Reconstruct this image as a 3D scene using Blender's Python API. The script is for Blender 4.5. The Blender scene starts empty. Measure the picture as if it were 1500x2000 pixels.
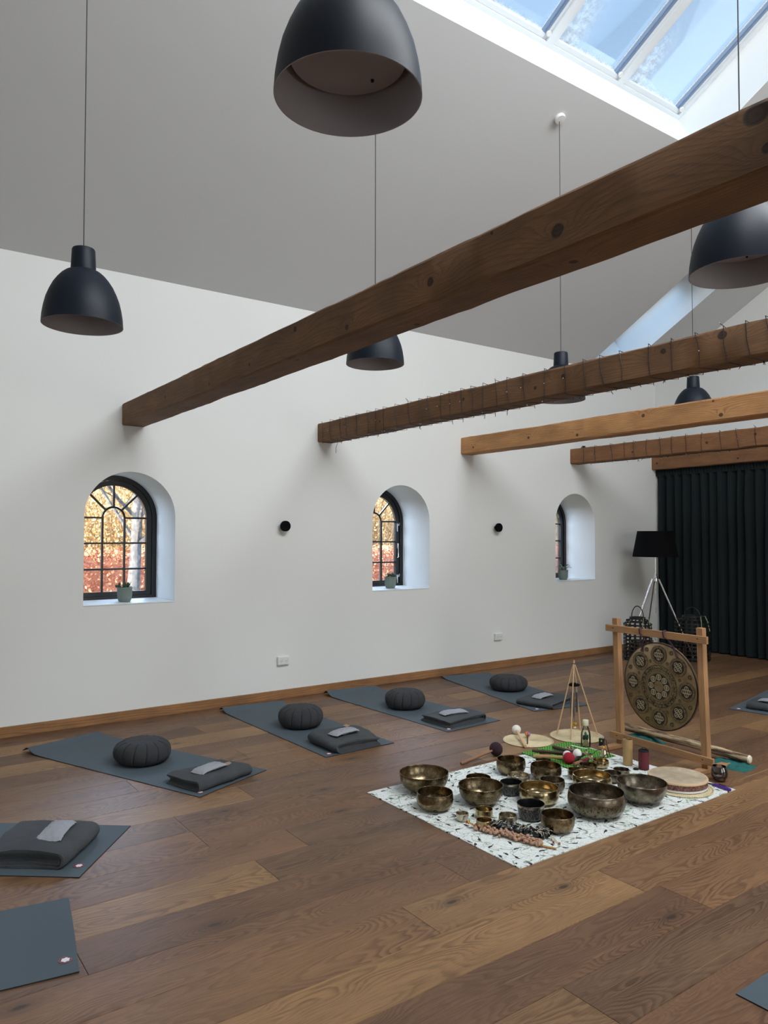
import bpy, math, random
from math import sin, cos, pi, radians, sqrt, atan2, hypot
from mathutils import Vector, Matrix, noise
random.seed(7)
S = bpy.context.scene
COL = S.collection

# ------------------------------------------------------------------ camera
F_PX = 1460.4
cam_d = bpy.data.cameras.new('camera')
cam_d.sensor_fit = 'VERTICAL'; cam_d.sensor_height = 24.0
cam_d.lens = F_PX * 24.0 / 2000.0
cam_d.clip_start = 0.05; cam_d.clip_end = 300
cam = bpy.data.objects.new('camera', cam_d); COL.objects.link(cam)
yaw, pit, rol = radians(54.40093), radians(1.75413), radians(0.0707)
fw = Vector((-sin(yaw) * cos(pit), cos(yaw) * cos(pit), sin(pit)))
rt = fw.cross(Vector((0, 0, 1))).normalized(); up = rt.cross(fw)
r2 = rt * cos(rol) + up * sin(rol); u2 = -rt * sin(rol) + up * cos(rol)
cam.matrix_world = Matrix(((r2.x, u2.x, -fw.x, 6.57), (r2.y, u2.y, -fw.y, 0), (r2.z, u2.z, -fw.z, 1.6), (0, 0, 0, 1)))
S.camera = cam

# ------------------------------------------------------------------ sky, sun, exposure
W = bpy.data.worlds.new('world'); S.world = W; W.use_nodes = True
wn = W.node_tree; wn.nodes.clear()
wo = wn.nodes.new('ShaderNodeOutputWorld'); wb = wn.nodes.new('ShaderNodeBackground')
sky = wn.nodes.new('ShaderNodeTexSky'); sky.sky_type = 'NISHITA'; sky.sun_disc = False
SUN_TO = Vector((0.12, -0.97, 0.20)).normalized()
sky.sun_elevation = math.asin(SUN_TO.z); sky.sun_rotation = atan2(SUN_TO.x, SUN_TO.y)
sky.air_density = 1.0; sky.dust_density = 2.0; sky.ozone_density = 1.0
hs = wn.nodes.new('ShaderNodeHueSaturation'); hs.inputs['Saturation'].default_value = 0.9
wn.links.new(sky.outputs[0], hs.inputs['Color']); wn.links.new(hs.outputs[0], wb.inputs[0])
wb.inputs[1].default_value = 0.47
wn.links.new(wb.outputs[0], wo.inputs[0])
sd = bpy.data.lights.new('sun', 'SUN'); sd.energy = 12; sd.angle = radians(0.6); sd.color = (1, 0.90, 0.78)
sun = bpy.data.objects.new('sun', sd); COL.objects.link(sun)
sun.rotation_euler = SUN_TO.to_track_quat('Z', 'Y').to_euler(); sun.location = (20, -30, 20)
gl = bpy.data.lights.new('added_sky_fill', 'SUN'); gl.energy = 1.9; gl.angle = radians(110); gl.color = (0.74, 0.87, 1.0)  # extra broad sun lamp, added to fill the room from above
glo = bpy.data.objects.new('added_sky_fill', gl); COL.objects.link(glo); glo.rotation_euler = Vector((0.45, 0.0, 0.9)).to_track_quat('Z', 'Y').to_euler(); glo.location = (10, 0, 25)
def added_fill(name, loc, rot, sx, sy, power, col):  # makes an area lamp added as fill, standing in for outdoor light
    l = bpy.data.lights.new(name, 'AREA'); l.shape = 'RECTANGLE'; l.size = sx; l.size_y = sy; l.energy = power; l.color = col
    o = bpy.data.objects.new(name, l); COL.objects.link(o); o.location = loc; o.rotation_euler = rot; return o
# added area lamps brighten the room from invented, unseen right-hand skylights and windows
TH = math.atan(0.555)
added_fill('added_roof_fill', (9.48 - 3.03, 3.765, 3.877 + 0.555 * 3.03 + 0.46), (0, TH, 0), 1.45, 5.6, 375, (0.94, 0.97, 1.0))
for yy, pw in ((-1.0, 2), (2.6, 36), (6.2, 46)): added_fill('added_window_fill', (9.60, yy, 1.45), (0, pi / 2, 0), 2.1, 1.9, pw, (1.0, 0.98, 0.96))
def aim(a, b): return (Vector(a) - Vector(b)).to_track_quat('Z', 'Y').to_euler()
# added unseen area lamps that brighten the arched reveals and the small skylight shaft
for yc in (2.0, 4.945, 7.82): added_fill('added_arch_fill', (-1.9, yc - 2.0, 2.9), aim((-1.9, yc - 2.0, 2.9), (-0.3, yc + 0.35, 1.4)), 1.6, 1.4, 560, (0.56, 0.70, 1.0))
added_fill('added_shaft_fill', (0.2, 7.3, 6.2), aim((0.2, 7.3, 6.2), (0.9, 8.77, 4.7)), 1.2, 1.2, 45, (0.36, 0.64, 1.0))
S.view_settings.view_transform = 'Standard'; S.view_settings.look = 'None'
S.view_settings.gamma = 1; S.view_settings.use_curve_mapping = False
S.view_settings.exposure = 0.0

# ------------------------------------------------------------------ node helper
class NT:
    def __init__(s, name):
        s.m = bpy.data.materials.new(name); s.m.use_nodes = True; s.t = s.m.node_tree; s.t.nodes.clear()
        s.o = s.t.nodes.new('ShaderNodeOutputMaterial')
    def n(s, typ, _p=None, **kw):
        nd = s.t.nodes.new('ShaderNode' + typ)
        for k, v in (_p or {}).items(): setattr(nd, k, v)
        for k, v in kw.items():
            key = int(k[1:]) if k[0] == 'i' and k[1:].isdigit() else k.replace('_', ' ')
            s.set(nd, key, v)
        return nd
    def set(s, nd, key, v):
        i = nd.inputs[key]
        if isinstance(v, bpy.types.NodeSocket): s.t.links.new(v, i)
        elif isinstance(v, bpy.types.Node): s.t.links.new(v.outputs[0], i)
        else: i.default_value = v
    def math(s, op, a, b=0.0, c=0.0, clamp=False):
        nd = s.t.nodes.new('ShaderNodeMath'); nd.operation = op; nd.use_clamp = clamp
        s.set(nd, 0, a); s.set(nd, 1, b); s.set(nd, 2, c); return nd.outputs[0]
    def vm(s, op, a, b=(0, 0, 0)):
        nd = s.t.nodes.new('ShaderNodeVectorMath'); nd.operation = op; s.set(nd, 0, a)
        if op == 'SCALE': s.set(nd, 'Scale', b)
        else: s.set(nd, 1, b)
        return nd.outputs[1] if op in ('LENGTH', 'DISTANCE') else nd.outputs[0]
    def sep(s, v):
        nd = s.n('SeparateXYZ', i0=v); return nd.outputs
    def comb(s, x, y, z): return s.n('CombineXYZ', i0=x, i1=y, i2=z).outputs[0]
    def ramp(s, f, stops, interp='LINEAR'):
        nd = s.t.nodes.new('ShaderNodeValToRGB'); s.set(nd, 0, f); cr = nd.color_ramp; cr.interpolation = interp
        while len(cr.elements) < len(stops): cr.elements.new(0.5)
        for e, (p, c) in zip(cr.elements, stops):
            e.position = p; e.color = (c[0], c[1], c[2], 1) if not isinstance(c, (int, float)) else (c, c, c, 1)
        return nd.outputs[0]
    def mix(s, f, a, b, mode='MIX'):
        nd = s.t.nodes.new('ShaderNodeMix'); nd.data_type = 'RGBA'; nd.blend_type = mode
        s.set(nd, 0, f); s.set(nd, 6, a if not isinstance(a, tuple) else (*a, 1)); s.set(nd, 7, b if not isinstance(b, tuple) else (*b, 1))
        return nd.outputs[2]
    def noise(s, v, scale, detail=2, rough=0.5, dist=0.0):
        return s.n('TexNoise', Vector=v, Scale=scale, Detail=detail, Roughness=rough, Distortion=dist)
    def bsdf(s, col, rough=0.5, metal=0.0, bump=None, bs=0.1, bd=0.002, **kw):
        b = s.t.nodes.new('ShaderNodeBsdfPrincipled')
        s.set(b, 'Base Color', (*col, 1) if isinstance(col, tuple) else col)
        s.set(b, 'Roughness', rough); s.set(b, 'Metallic', metal)
        for k, v in kw.items(): s.set(b, k.replace('_', ' '), v)
        if bump is not None:
            bn = s.n('Bump', Height=bump, Strength=bs, Distance=bd); s.set(b, 'Normal', bn)
        s.t.links.new(b.outputs[0], s.o.inputs[0]); return b

def plain(name, col, rough=0.5, metal=0.0, bumpscale=None, bs=0.3, bd=0.001, var=0.0, **kw):
    t = NT(name); co = t.n('TexCoord').outputs['Object']; bump = None; c = col
    if bumpscale: bump = t.noise(co, bumpscale, 3).outputs[0]
    if var:
        nz = t.noise(co, 6, 4).outputs[0]
        c = t.mix(nz, tuple(x * (1 - var) for x in col), tuple(min(1, x * (1 + var)) for x in col))
    t.bsdf(c, rough, metal, bump, bs, bd, **kw)
    return t.m
def rgb(r, g, b):
    f = lambda c: ((c / 255 + 0.055) / 1.055) ** 2.4 if c > 10 else c / 255 / 12.92
    return (f(r), f(g), f(b))

M = {}
M['wall'] = plain('wall_plaster', rgb(226, 227, 224), 0.85, bumpscale=60, bs=0.08)
M['ceiling'] = plain('ceiling_plaster', rgb(212, 214, 214), 0.9, bumpscale=50, bs=0.06)
M['white_paint'] = plain('white_paint', rgb(222, 227, 230), 0.45)
M['white_plastic'] = plain('white_plastic', rgb(225, 225, 222), 0.35)
M['black_metal'] = plain('black_lamp_metal', (0.006, 0.010, 0.018), 0.48, bumpscale=900, bs=0.1, Specular_IOR_Level=0.22)
M['lamp_inner'] = plain('lamp_inner_enamel', rgb(150, 146, 149), 0.6)
M['black_frame'] = plain('black_window_paint', (0.010, 0.010, 0.011), 0.4)
M['chrome'] = plain('chrome', (0.75, 0.75, 0.75), 0.22, 1.0)
M['black_wire'] = plain('black_wire', (0.012, 0.011, 0.012), 0.6)
M['led'] = plain('clear_led_bulb', (0.5, 0.48, 0.4), 0.2)
M['mat_rubber'] = plain('mat_rubber', rgb(74, 86, 94), 0.8, bumpscale=500, bs=0.25, var=0.05)
M['mat_edge'] = plain('mat_edge', (0.012, 0.012, 0.014), 0.8)
M['zafu'] = plain('charcoal_cotton', rgb(50, 51, 54), 0.95, bumpscale=350, bs=0.5, bd=0.002, var=0.12)
M['seam'] = plain('dark_piping', (0.012, 0.012, 0.013), 0.9)
M['blanket'] = plain('charcoal_wool', rgb(66, 69, 72), 0.98, bumpscale=160, bs=1.0, bd=0.004, var=0.3)
M['pillow'] = plain('pale_grey_linen', rgb(150, 151, 158), 0.95, bumpscale=300, bs=0.5, bd=0.002, var=0.05)
M['tan_tag'] = plain('tan_leather', rgb(150, 130, 108), 0.7)
M['logo_red'] = plain('logo_red', rgb(168, 60, 84), 0.6)
M['logo_white'] = plain('logo_white', rgb(235, 225, 228), 0.6)
M['curtain'] = plain('dark_teal_velvet', (0.0085, 0.0135, 0.015), 0.8, bumpscale=200, bs=0.3, Sheen_Weight=0.08, Specular_IOR_Level=0.15)
M['black_shade'] = plain('black_lampshade', (0.004, 0.004, 0.005), 0.9, Specular_IOR_Level=0.1)
M['black_bamboo'] = plain('black_bamboo', (0.008, 0.008, 0.008), 0.5)
M['sage'] = plain('sage_ribbon', rgb(120, 140, 105), 0.7)
M['straw'] = plain('woven_seagrass', rgb(226, 206, 168), 0.85, bumpscale=160, bs=0.9, bd=0.006, var=0.4)
M['dowel'] = plain('pale_dowel', rgb(206, 170, 128), 0.6, var=0.08)
M['bamboo'] = plain('bamboo_tube', rgb(172, 140, 92), 0.5, var=0.12)
M['felt_white'] = plain('white_felt', rgb(226, 222, 214), 0.95, bumpscale=150, bs=0.6)
M['felt_red'] = plain('red_felt', rgb(150, 18, 40), 0.95, bumpscale=150, bs=0.8)
M['yarn_dark'] = plain('dark_aubergine_yarn', rgb(44, 24, 32), 0.98, bumpscale=90, bs=1.0, bd=0.006)
M['wood_dark'] = plain('dark_handle_wood', rgb(62, 42, 32), 0.5, var=0.2)
M['wood_red'] = plain('red_brown_wood', rgb(110, 44, 38), 0.5, var=0.2)
M['wood_mid'] = plain('mid_handle_wood', rgb(138, 98, 70), 0.55, var=0.2)
M['suede_black'] = plain('black_suede', (0.01, 0.01, 0.011), 0.9)
M['suede_wine'] = plain('wine_suede', rgb(104, 24, 44), 0.9)
M['red_leather'] = plain('red_leather', rgb(98, 28, 36), 0.55, bumpscale=120, bs=0.4)
M['purple'] = plain('purple_plastic', rgb(78, 40, 140), 0.4)
M['purple_cord'] = plain('purple_cord', rgb(74, 40, 58), 0.85)
M['teal'] = plain('teal_cloth', rgb(20, 92, 88), 0.85, bumpscale=60, bs=0.5, bd=0.004)
M['gold'] = plain('gold_metal', rgb(200, 160, 60), 0.35, 1.0)
M['tube_metal'] = plain('dull_aluminium_tube', rgb(140, 138, 145), 0.35, 1.0)
M['bell'] = plain('bell_brass', rgb(190, 180, 150), 0.22, 1.0)
M['pistachio'] = plain('nut_shell', rgb(172, 134, 108), 0.6, var=0.25)
M['black_pod'] = plain('black_seed_pod', (0.008, 0.008, 0.009), 0.35)
M['bone'] = plain('pale_pod_edge', rgb(222, 214, 190), 0.6)
M['rib_red'] = plain('ribbon_red', rgb(170, 24, 30), 0.8)
M['rib_yellow'] = plain('ribbon_yellow', rgb(226, 170, 40), 0.8)
M['rib_green'] = plain('ribbon_green', rgb(50, 110, 60), 0.8)
M['wax'] = plain('white_wax', rgb(235, 232, 228), 0.5)
M['pot'] = plain('grey_green_ceramic', rgb(112, 126, 118), 0.45)
M['soil'] = plain('soil', (0.02, 0.015, 0.01), 0.95)
M['succulent'] = plain('succulent_leaf', rgb(58, 84, 66), 0.6)
M['orchid'] = plain('grey_green_leaf', rgb(108, 128, 112), 0.55)
M['dark_cavity'] = plain('dark_cavity', (0.004, 0.004, 0.004), 0.9)
M['stone'] = plain('outer_render', rgb(200, 196, 188), 0.9)
M['roof'] = plain('roof_tile', rgb(60, 58, 58), 0.8)

def glass_mat(name, tint, fr=0.08, rough=0.02):
    t = NT(name)
    tr = t.n('BsdfTransparent', Color=(*tint, 1)); gl = t.n('BsdfGlossy', Color=(1, 1, 1, 1), Roughness=rough)
    lw = t.n('Fresnel', IOR=1.45)
    f = t.math('MULTIPLY', lw.outputs[0], fr / 0.04, clamp=True)
    mx = t.n('MixShader', i0=f, i1=tr.outputs[0], i2=gl.outputs[0])
    t.t.links.new(mx.outputs[0], t.o.inputs[0]); return t.m
M['glass'] = glass_mat('window_glass', (0.96, 0.98, 0.97), 0.03)
M['smoke_glass'] = glass_mat('smoked_glass', (0.48, 0.43, 0.42), 0.08, 0.03)
M['bottle_glass'] = glass_mat('bottle_glass', (0.95, 0.97, 0.97), 0.08, 0.02)

def frosted():
    t = NT('skylight_glass_with_frost'); co = t.n('TexCoord').outputs['Object']; X, Y, Z = t.sep(co)
    tr = t.n('BsdfTransparent', Color=(0.96, 0.98, 0.98, 1)); gl = t.n('BsdfGlossy', Color=(1, 1, 1, 1), Roughness=0.03)
    fz = t.n('Fresnel', IOR=1.45); base = t.n('MixShader', i0=t.math('MULTIPLY', fz.outputs[0], 0.35), i1=tr.outputs[0], i2=gl.outputs[0])
    nz = t.noise(co, 28, 4, 0.7).outputs[0]; sp = t.noise(co, 90, 3, 0.7).outputs[0]
    dx = t.math('DIVIDE', t.math('SUBTRACT', X, 0.10), 0.34); dy = t.math('DIVIDE', t.math('SUBTRACT', Y, 0.18), 0.13)
    blob = t.math('EXPONENT', t.math('MULTIPLY', t.math('ADD', t.math('MULTIPLY', dx, dx), t.math('MULTIPLY', dy, dy)), -1.0))
    ex = t.math('MINIMUM', t.math('SUBTRACT', Y, 0.077), t.math('SUBTRACT', 0.873, Y)); ex = t.math('MINIMUM', ex, t.math('SUBTRACT', X, 0.077))
    edge = t.math('EXPONENT', t.math('MULTIPLY', ex, -70.0))
    m1 = t.math('MULTIPLY', blob, t.ramp(sp, [(0.35, 0.5), (0.6, 1.0)])); m2 = t.math('MULTIPLY', edge, t.ramp(sp, [(0.48, 0.0), (0.56, 1.0)]))
    k = t.math('ADD', t.math('MULTIPLY', m1, 0.75), m2, clamp=True)
    df = t.n('BsdfTranslucent', Color=t.mix(t.ramp(nz, [(0.45, 0), (0.55, 1)]), (0.9, 0.93, 0.95), (0.62, 0.60, 0.58)))
    mx = t.n('MixShader', i0=k, i1=base.outputs[0], i2=df.outputs[0]); t.t.links.new(mx.outputs[0], t.o.inputs[0]); return t.m
M['sky_glass'] = frosted()
def oak():
    t = NT('oiled_oak_floor')
    pos = t.n('NewGeometry').outputs['Position']; rnd = t.n('ObjectInfo').outputs['Random']
    off = t.vm('SCALE', t.comb(rnd, t.math('MULTIPLY', rnd, 3.7), 0.0), 37.0)
    p = t.vm('ADD', t.vm('MULTIPLY', pos, (1, 1, 0)), off)
    x, y, z = t.sep(p)
    warp = t.noise(t.vm('MULTIPLY', p, (4.2, 0.85, 1)), 1.0, 2, 0.45, 0.4).outputs[0]
    warp2 = t.noise(t.vm('MULTIPLY', p, (14.0, 3.5, 1)), 1.0, 2, 0.5).outputs[0]
    vor = t.n('TexVoronoi', {'voronoi_dimensions': '2D'}, Vector=t.vm('MULTIPLY', p, (3.2, 0.95, 1)), Scale=1.0, Randomness=1.0)
    vx, vy, vz = t.sep(t.vm('SUBTRACT', t.vm('MULTIPLY', p, (3.2, 0.95, 1)), vor.outputs['Position']))
    vx = t.math('DIVIDE', vx, 3.2); vy = t.math('MULTIPLY', vy, 0.42)
    kd = t.math('POWER', t.math('ADD', t.math('MULTIPLY', vx, vx), t.math('MULTIPLY', vy, vy)), 0.5)
    swirl = t.math('EXPONENT', t.math('MULTIPLY', kd, -16.0))
    ring = t.math('ADD', t.math('MULTIPLY', x, 10.0), t.math('ADD', t.math('MULTIPLY', warp, 34.0), t.math('ADD', t.math('MULTIPLY', warp2, 3.0), t.math('MULTIPLY', swirl, 9.0))))
    rings = t.ramp(t.math('FRACT', ring), [(0, 0.0), (0.35, 0.1), (0.75, 1.0), (0.9, 0.8), (1, 0.0)])
    fine = t.noise(t.vm('MULTIPLY', p, (230, 6, 1)), 1.0, 5, 0.7).outputs[0]
    broad = t.noise(t.vm('MULTIPLY', p, (4, 0.8, 1)), 1.0, 3, 0.6).outputs[0]
    streak = t.noise(t.vm('MULTIPLY', p, (26, 0.5, 1)), 1.0, 2, 0.5).outputs[0]
    base = t.ramp(rnd, [(0, rgb(104, 78, 59)), (0.18, rgb(122, 90, 66)), (0.40, rgb(132, 99, 70)), (0.58, rgb(110, 84, 66)), (0.78, rgb(148, 114, 78)), (0.93, rgb(94, 72, 58))])
    dark = t.mix(1.0, base, (0.55, 0.50, 0.47), 'MULTIPLY')
    gate = t.ramp(t.noise(t.vm('MULTIPLY', p, (5, 1.1, 1)), 1.0, 2).outputs[0], [(0.38, 0.25), (0.60, 0.90)])
    c = t.mix(t.math('MULTIPLY', rings, gate), base, dark)
    c = t.mix(1.0, c, t.ramp(fine, [(0.32, 0.66), (0.6, 1.10)]), 'MULTIPLY')
    c = t.mix(1.0, c, t.ramp(broad, [(0.25, (0.76, 0.74, 0.75)), (0.7, (1.16, 1.15, 1.10))]), 'MULTIPLY')
    c = t.mix(t.ramp(streak, [(0.70, 0.0), (0.78, 0.55)]), c, rgb(196, 158, 108))
    kgate = t.math('GREATER_THAN', t.n('SeparateColor', i0=vor.outputs['Color']).outputs[0], 0.55)
    c = t.mix(t.math('MULTIPLY', t.ramp(kd, [(0.0, 0.95), (0.008, 0.85), (0.014, 0.35), (0.05, 0.0)]), kgate), c, rgb(48, 38, 32))
    b = t.bsdf(c, t.math('ADD', t.math('MULTIPLY', fine, 0.15), 0.40), 0, t.math('SUBTRACT', fine, t.math('MULTIPLY', rings, 0.4)), 0.15, 0.001)
    b.inputs['Specular IOR Level'].default_value = 0.35
    return t.m
M['oak'] = oak()

def pine(name, cols, ringscale, dark, knots=(), kn=0.9, axis='X', y0=0.0, zf=0.0, warp=5.0):
    """knots: (x, v, radius) with v = height on the front face, or below zf for the underside"""
    t = NT(name)
    pos = t.n('NewGeometry').outputs['Position'] if axis in 'XY' else t.n('TexCoord').outputs['Object']
    X, Y, Z = t.sep(pos)
    if axis == 'Y': X, Y = Y, X
    if axis == 'Z': X, Z = Z, X
    v2 = t.math('SUBTRACT', Z, t.math('SUBTRACT', Y, y0))
    P = t.comb(X, v2, 0.0)
    wob = t.noise(t.vm('MULTIPLY', P, (9, 14, 1)), 1.0, 2, 0.5).outputs[0]
    rg_add = 0.0; kmask = 0.0
    for (kx, kv, kr) in knots:
        dx = t.math('MULTIPLY', t.math('SUBTRACT', X, kx), 0.42); dv = t.math('SUBTRACT', v2, kv)
        d = t.math('POWER', t.math('ADD', t.math('MULTIPLY', dx, dx), t.math('MULTIPLY', dv, dv)), 0.5)
        g = t.math('EXPONENT', t.math('MULTIPLY', t.math('DIVIDE', d, kr * 2.1), -1.0))
        rg_add = t.math('ADD', rg_add, g) if not isinstance(rg_add, float) else g
        d2 = t.math('ADD', t.math('POWER', t.math('ADD', t.math('MULTIPLY', t.math('MULTIPLY', dx, 2.1), t.math('MULTIPLY', dx, 2.1)), t.math('MULTIPLY', dv, dv)), 0.5), t.math('MULTIPLY', t.math('SUBTRACT', wob, 0.5), kr * 0.9))
        k = t.ramp(t.math('DIVIDE', d2, kr * 2.0), [(0.0, 0.95), (0.22, 0.86), (0.40, 1.0), (0.50, 0.8), (0.60, 0.0)])
        kmask = t.math('MAXIMUM', kmask, k) if not isinstance(kmask, float) else k
    wav = t.noise(t.vm('MULTIPLY', P, (0.55, 5, 1)), 1.0, 2, 0.5).outputs[0]
    wav2 = t.noise(t.vm('MULTIPLY', P, (3.0, 16, 1)), 1.0, 2, 0.5).outputs[0]
    ph = t.math('ADD', t.math('MULTIPLY', v2, ringscale), t.math('ADD', t.math('MULTIPLY', wav, warp), t.math('MULTIPLY', wav2, 1.2)))
    if knots: ph = t.math('ADD', ph, t.math('MULTIPLY', rg_add, 8.0))
    rg = t.ramp(t.math('FRACT', ph), [(0, 0.0), (0.5, 0.15), (0.84, 1.0), (1.0, 0.0)])
    fine = t.noise(t.vm('MULTIPLY', P, (5, 220, 1)), 1.0, 4, 0.65).outputs[0]
    big = t.noise(t.vm('MULTIPLY', P, (2.2, 9, 1)), 1.0, 4, 0.65).outputs[0]
    patch = t.noise(t.vm('MULTIPLY', P, (3.5, 3.5, 1)), 1.0, 2, 0.5).outputs[0]
    c = t.mix(t.ramp(big, [(0.3, 0), (0.7, 1)]), cols[0], cols[1])
    c = t.mix(t.math('MULTIPLY', rg, dark), c, cols[2])
    c = t.mix(1.0, c, t.ramp(fine, [(0.3, 0.70), (0.65, 1.12)]), 'MULTIPLY')
    c = t.mix(1.0, c, t.ramp(patch, [(0.3, (0.80, 0.80, 0.82)), (0.7, (1.12, 1.10, 1.06))]), 'MULTIPLY')
    if knots: c = t.mix(t.math('MULTIPLY', kmask, kn), c, rgb(30, 18, 14))
    t.bsdf(c, 0.8, 0, t.math('ADD', fine, t.math('MULTIPLY', rg, 0.3)), 0.22, 0.0015)
    return t.m
OLD = (rgb(104, 75, 49), rgb(128, 92, 58), rgb(60, 38, 24)); OLD2 = (rgb(122, 84, 54), rgb(142, 100, 64), rgb(82, 50, 30)); NEW = (rgb(176, 128, 82), rgb(198, 150, 98), rgb(132, 78, 44))
KN = {1: [(4.221, 2.632, .017), (4.894, 2.621, .020), (3.591, 2.587, .012), (3.088, 2.693, .014), (2.527, 2.608, .010), (1.916, 2.592, .008), (5.569, 2.701, .028), (5.60, 2.60, .014), (1.072, 2.63, .012), (4.58, 2.715, .006), (4.872, 2.435, .013), (3.95, 2.40, .012), (3.027, 2.50, .010), (1.2, 2.43, .012)],
      2: [(2.972, 2.623, .012), (3.224, 2.662, .014), (4.343, 2.694, .020), (2.225, 2.654, .012), (3.98, 2.68, .016), (1.1, 2.62, .010), (0.5, 2.66, .008)],
      3: [(0.211, 2.604, .010), (1.07, 2.625, .014), (1.717, 2.582, .012), (2.47, 2.677, .014), (3.143, 2.712, .009), (3.209, 2.59, .015), (4.2, 2.65, .012)],
      4: [(0.963, 2.609, .009), (1.93, 2.625, .014), (2.478, 2.662, .012), (0.4, 2.66, .006)],
      5: [(0.087, 2.64, .013), (1.299, 2.614, .013), (0.75, 2.70, .007)]}
BY = {1: 1.912, 2: 3.868, 3: 5.808, 4: 7.722, 5: 9.50}
for k_ in KN: M['beam%d' % k_] = pine('pine_beam_%d' % k_, NEW if k_ == 3 else OLD2 if k_ in (4, 5) else OLD, (42, 42, 75, 60, 60)[k_ - 1], 0.6 if k_ == 3 else 0.34, KN[k_], 0.9, 'X', BY[k_], warp=6.0)
M['pine_base'] = pine('pine_skirting', (rgb(150, 108, 70), rgb(166, 122, 80), rgb(112, 70, 40)), 55, 0.6, (), 0.0, 'Y', warp=9.0)
M['stand_wood'] = pine('light_pine_stand', (rgb(162, 122, 84), rgb(180, 138, 96), rgb(140, 98, 62)), 60, 0.35, (), 0.4, 'Z')
M['stand_bar'] = pine('light_pine_bar', (rgb(162, 122, 84), rgb(180, 138, 96), rgb(140, 98, 62)), 60, 0.35, (), 0.4, 'X')

def bronze(name, c1, c2, rough, pat=0.8):
    t = NT(name); co = t.n('TexCoord').outputs['Object']; oi = t.n('ObjectInfo').outputs['Random']
    p = t.vm('ADD', co, t.vm('SCALE', t.comb(oi, oi, oi), 20.0))
    a = t.noise(p, 18, 5, 0.6).outputs[0]; b = t.noise(p, 70, 3, 0.6).outputs[0]
    ham = t.n('TexVoronoi', Vector=p, Scale=55.0).outputs['Distance']
    c = t.mix(t.ramp(a, [(0.35, 0.0), (0.62, 1.0)]), c1, c2)
    r = t.math('ADD', t.math('MULTIPLY', b, 0.2), rough)
    t.bsdf(c, r, 1.0, ham, 0.12, 0.002)
    return t.m
M['bronze'] = bronze('dark_bronze', rgb(96, 82, 62), rgb(146, 128, 100), 0.17)
M['bronze_grey'] = bronze('grey_bronze', rgb(92, 84, 74), rgb(140, 130, 114), 0.19)
M['brass'] = bronze('polished_brass', rgb(150, 130, 94), rgb(196, 178, 140), 0.1)
M['silverish'] = bronze('pale_bell_metal', rgb(160, 150, 130), rgb(196, 186, 166), 0.18)
M['black_bowl'] = plain('black_lacquer', (0.006, 0.006, 0.007), 0.25)
def engraved(name, metal_c, mark_c, scale, thr, metal=1.0, aspect=2.0):
    t = NT(name); X, Y, Z = t.sep(t.n('TexCoord').outputs['Object'])
    ang = t.math('ARCTAN2', Y, X)
    p = t.comb(t.math('MULTIPLY', ang, scale), t.math('MULTIPLY', Z, scale * aspect * 6), 0.0)
    nz = t.noise(p, 1.0, 2, 0.6, 1.2).outputs[0]
    ln = t.math('ABSOLUTE', t.math('SUBTRACT', nz, 0.5))
    k = t.ramp(ln, [(0.0, 1), (thr, 1), (thr + 0.02, 0)])
    c = t.mix(k, metal_c, mark_c); t.bsdf(c, 0.35, metal); return t.m
M['engr_scroll'] = engraved('engraved_scroll', rgb(122, 106, 80), rgb(80, 66, 46), 6, 0.022)
M['engr_script'] = engraved('engraved_script', rgb(120, 110, 92), rgb(62, 54, 44), 9, 0.022, 1.0, 0.55)
M['engr_black'] = engraved('black_with_silver_script', (0.006, 0.006, 0.007), rgb(120, 118, 112), 7, 0.022, 0.0, 0.7)
M['drum_band'] = engraved('drum_scroll_band', rgb(84, 40, 40), rgb(150, 112, 100), 10, 0.03, 0.0, 1.6)

def gongmat(name, c1, c2, scale):
    t = NT(name); co = t.n('TexCoord').outputs['Object']
    a = t.noise(co, scale, 4, 0.6).outputs[0]
    t.bsdf(t.mix(t.ramp(a, [(0.4, 0), (0.6, 1)]), c1, c2), 0.38, 0.85); return t.m
M['gong'] = gongmat('gong_bronze', rgb(138, 116, 86), rgb(158, 136, 102), 12)
M['gong_dark'] = plain('gong_dark_etch', rgb(40, 32, 28), 0.5, 0.3)
M['gong_mid'] = gongmat('gong_mid_band', rgb(100, 84, 62), rgb(150, 132, 100), 120)
def gongband():
    t = NT('gong_speckled_band'); co = t.n('TexCoord').outputs['Object']
    v = t.noise(co, 110, 1, 0.5, 1.5).outputs[0]
    t.bsdf(t.mix(t.ramp(v, [(0.47, 0), (0.53, 1)]), rgb(40, 32, 26), rgb(146, 130, 96)), 0.4, 0.7); return t.m
M['gong_band'] = gongband()
M['gong_pale'] = plain('gong_pale_line', rgb(186, 172, 140), 0.4, 0.6)

def skin():
    t = NT('drum_skin'); co = t.n('TexCoord').outputs['Object']
    a = t.noise(co, 9, 5, 0.6, 0.6).outputs[0]
    t.bsdf(t.ramp(a, [(0.3, rgb(158, 140, 118)), (0.5, rgb(178, 162, 138)), (0.7, rgb(202, 184, 158))]), 0.5); return t.m
M['skin'] = skin()
M['drum_wood'] = plain('drum_rim', rgb(205, 176, 140), 0.6)

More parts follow.
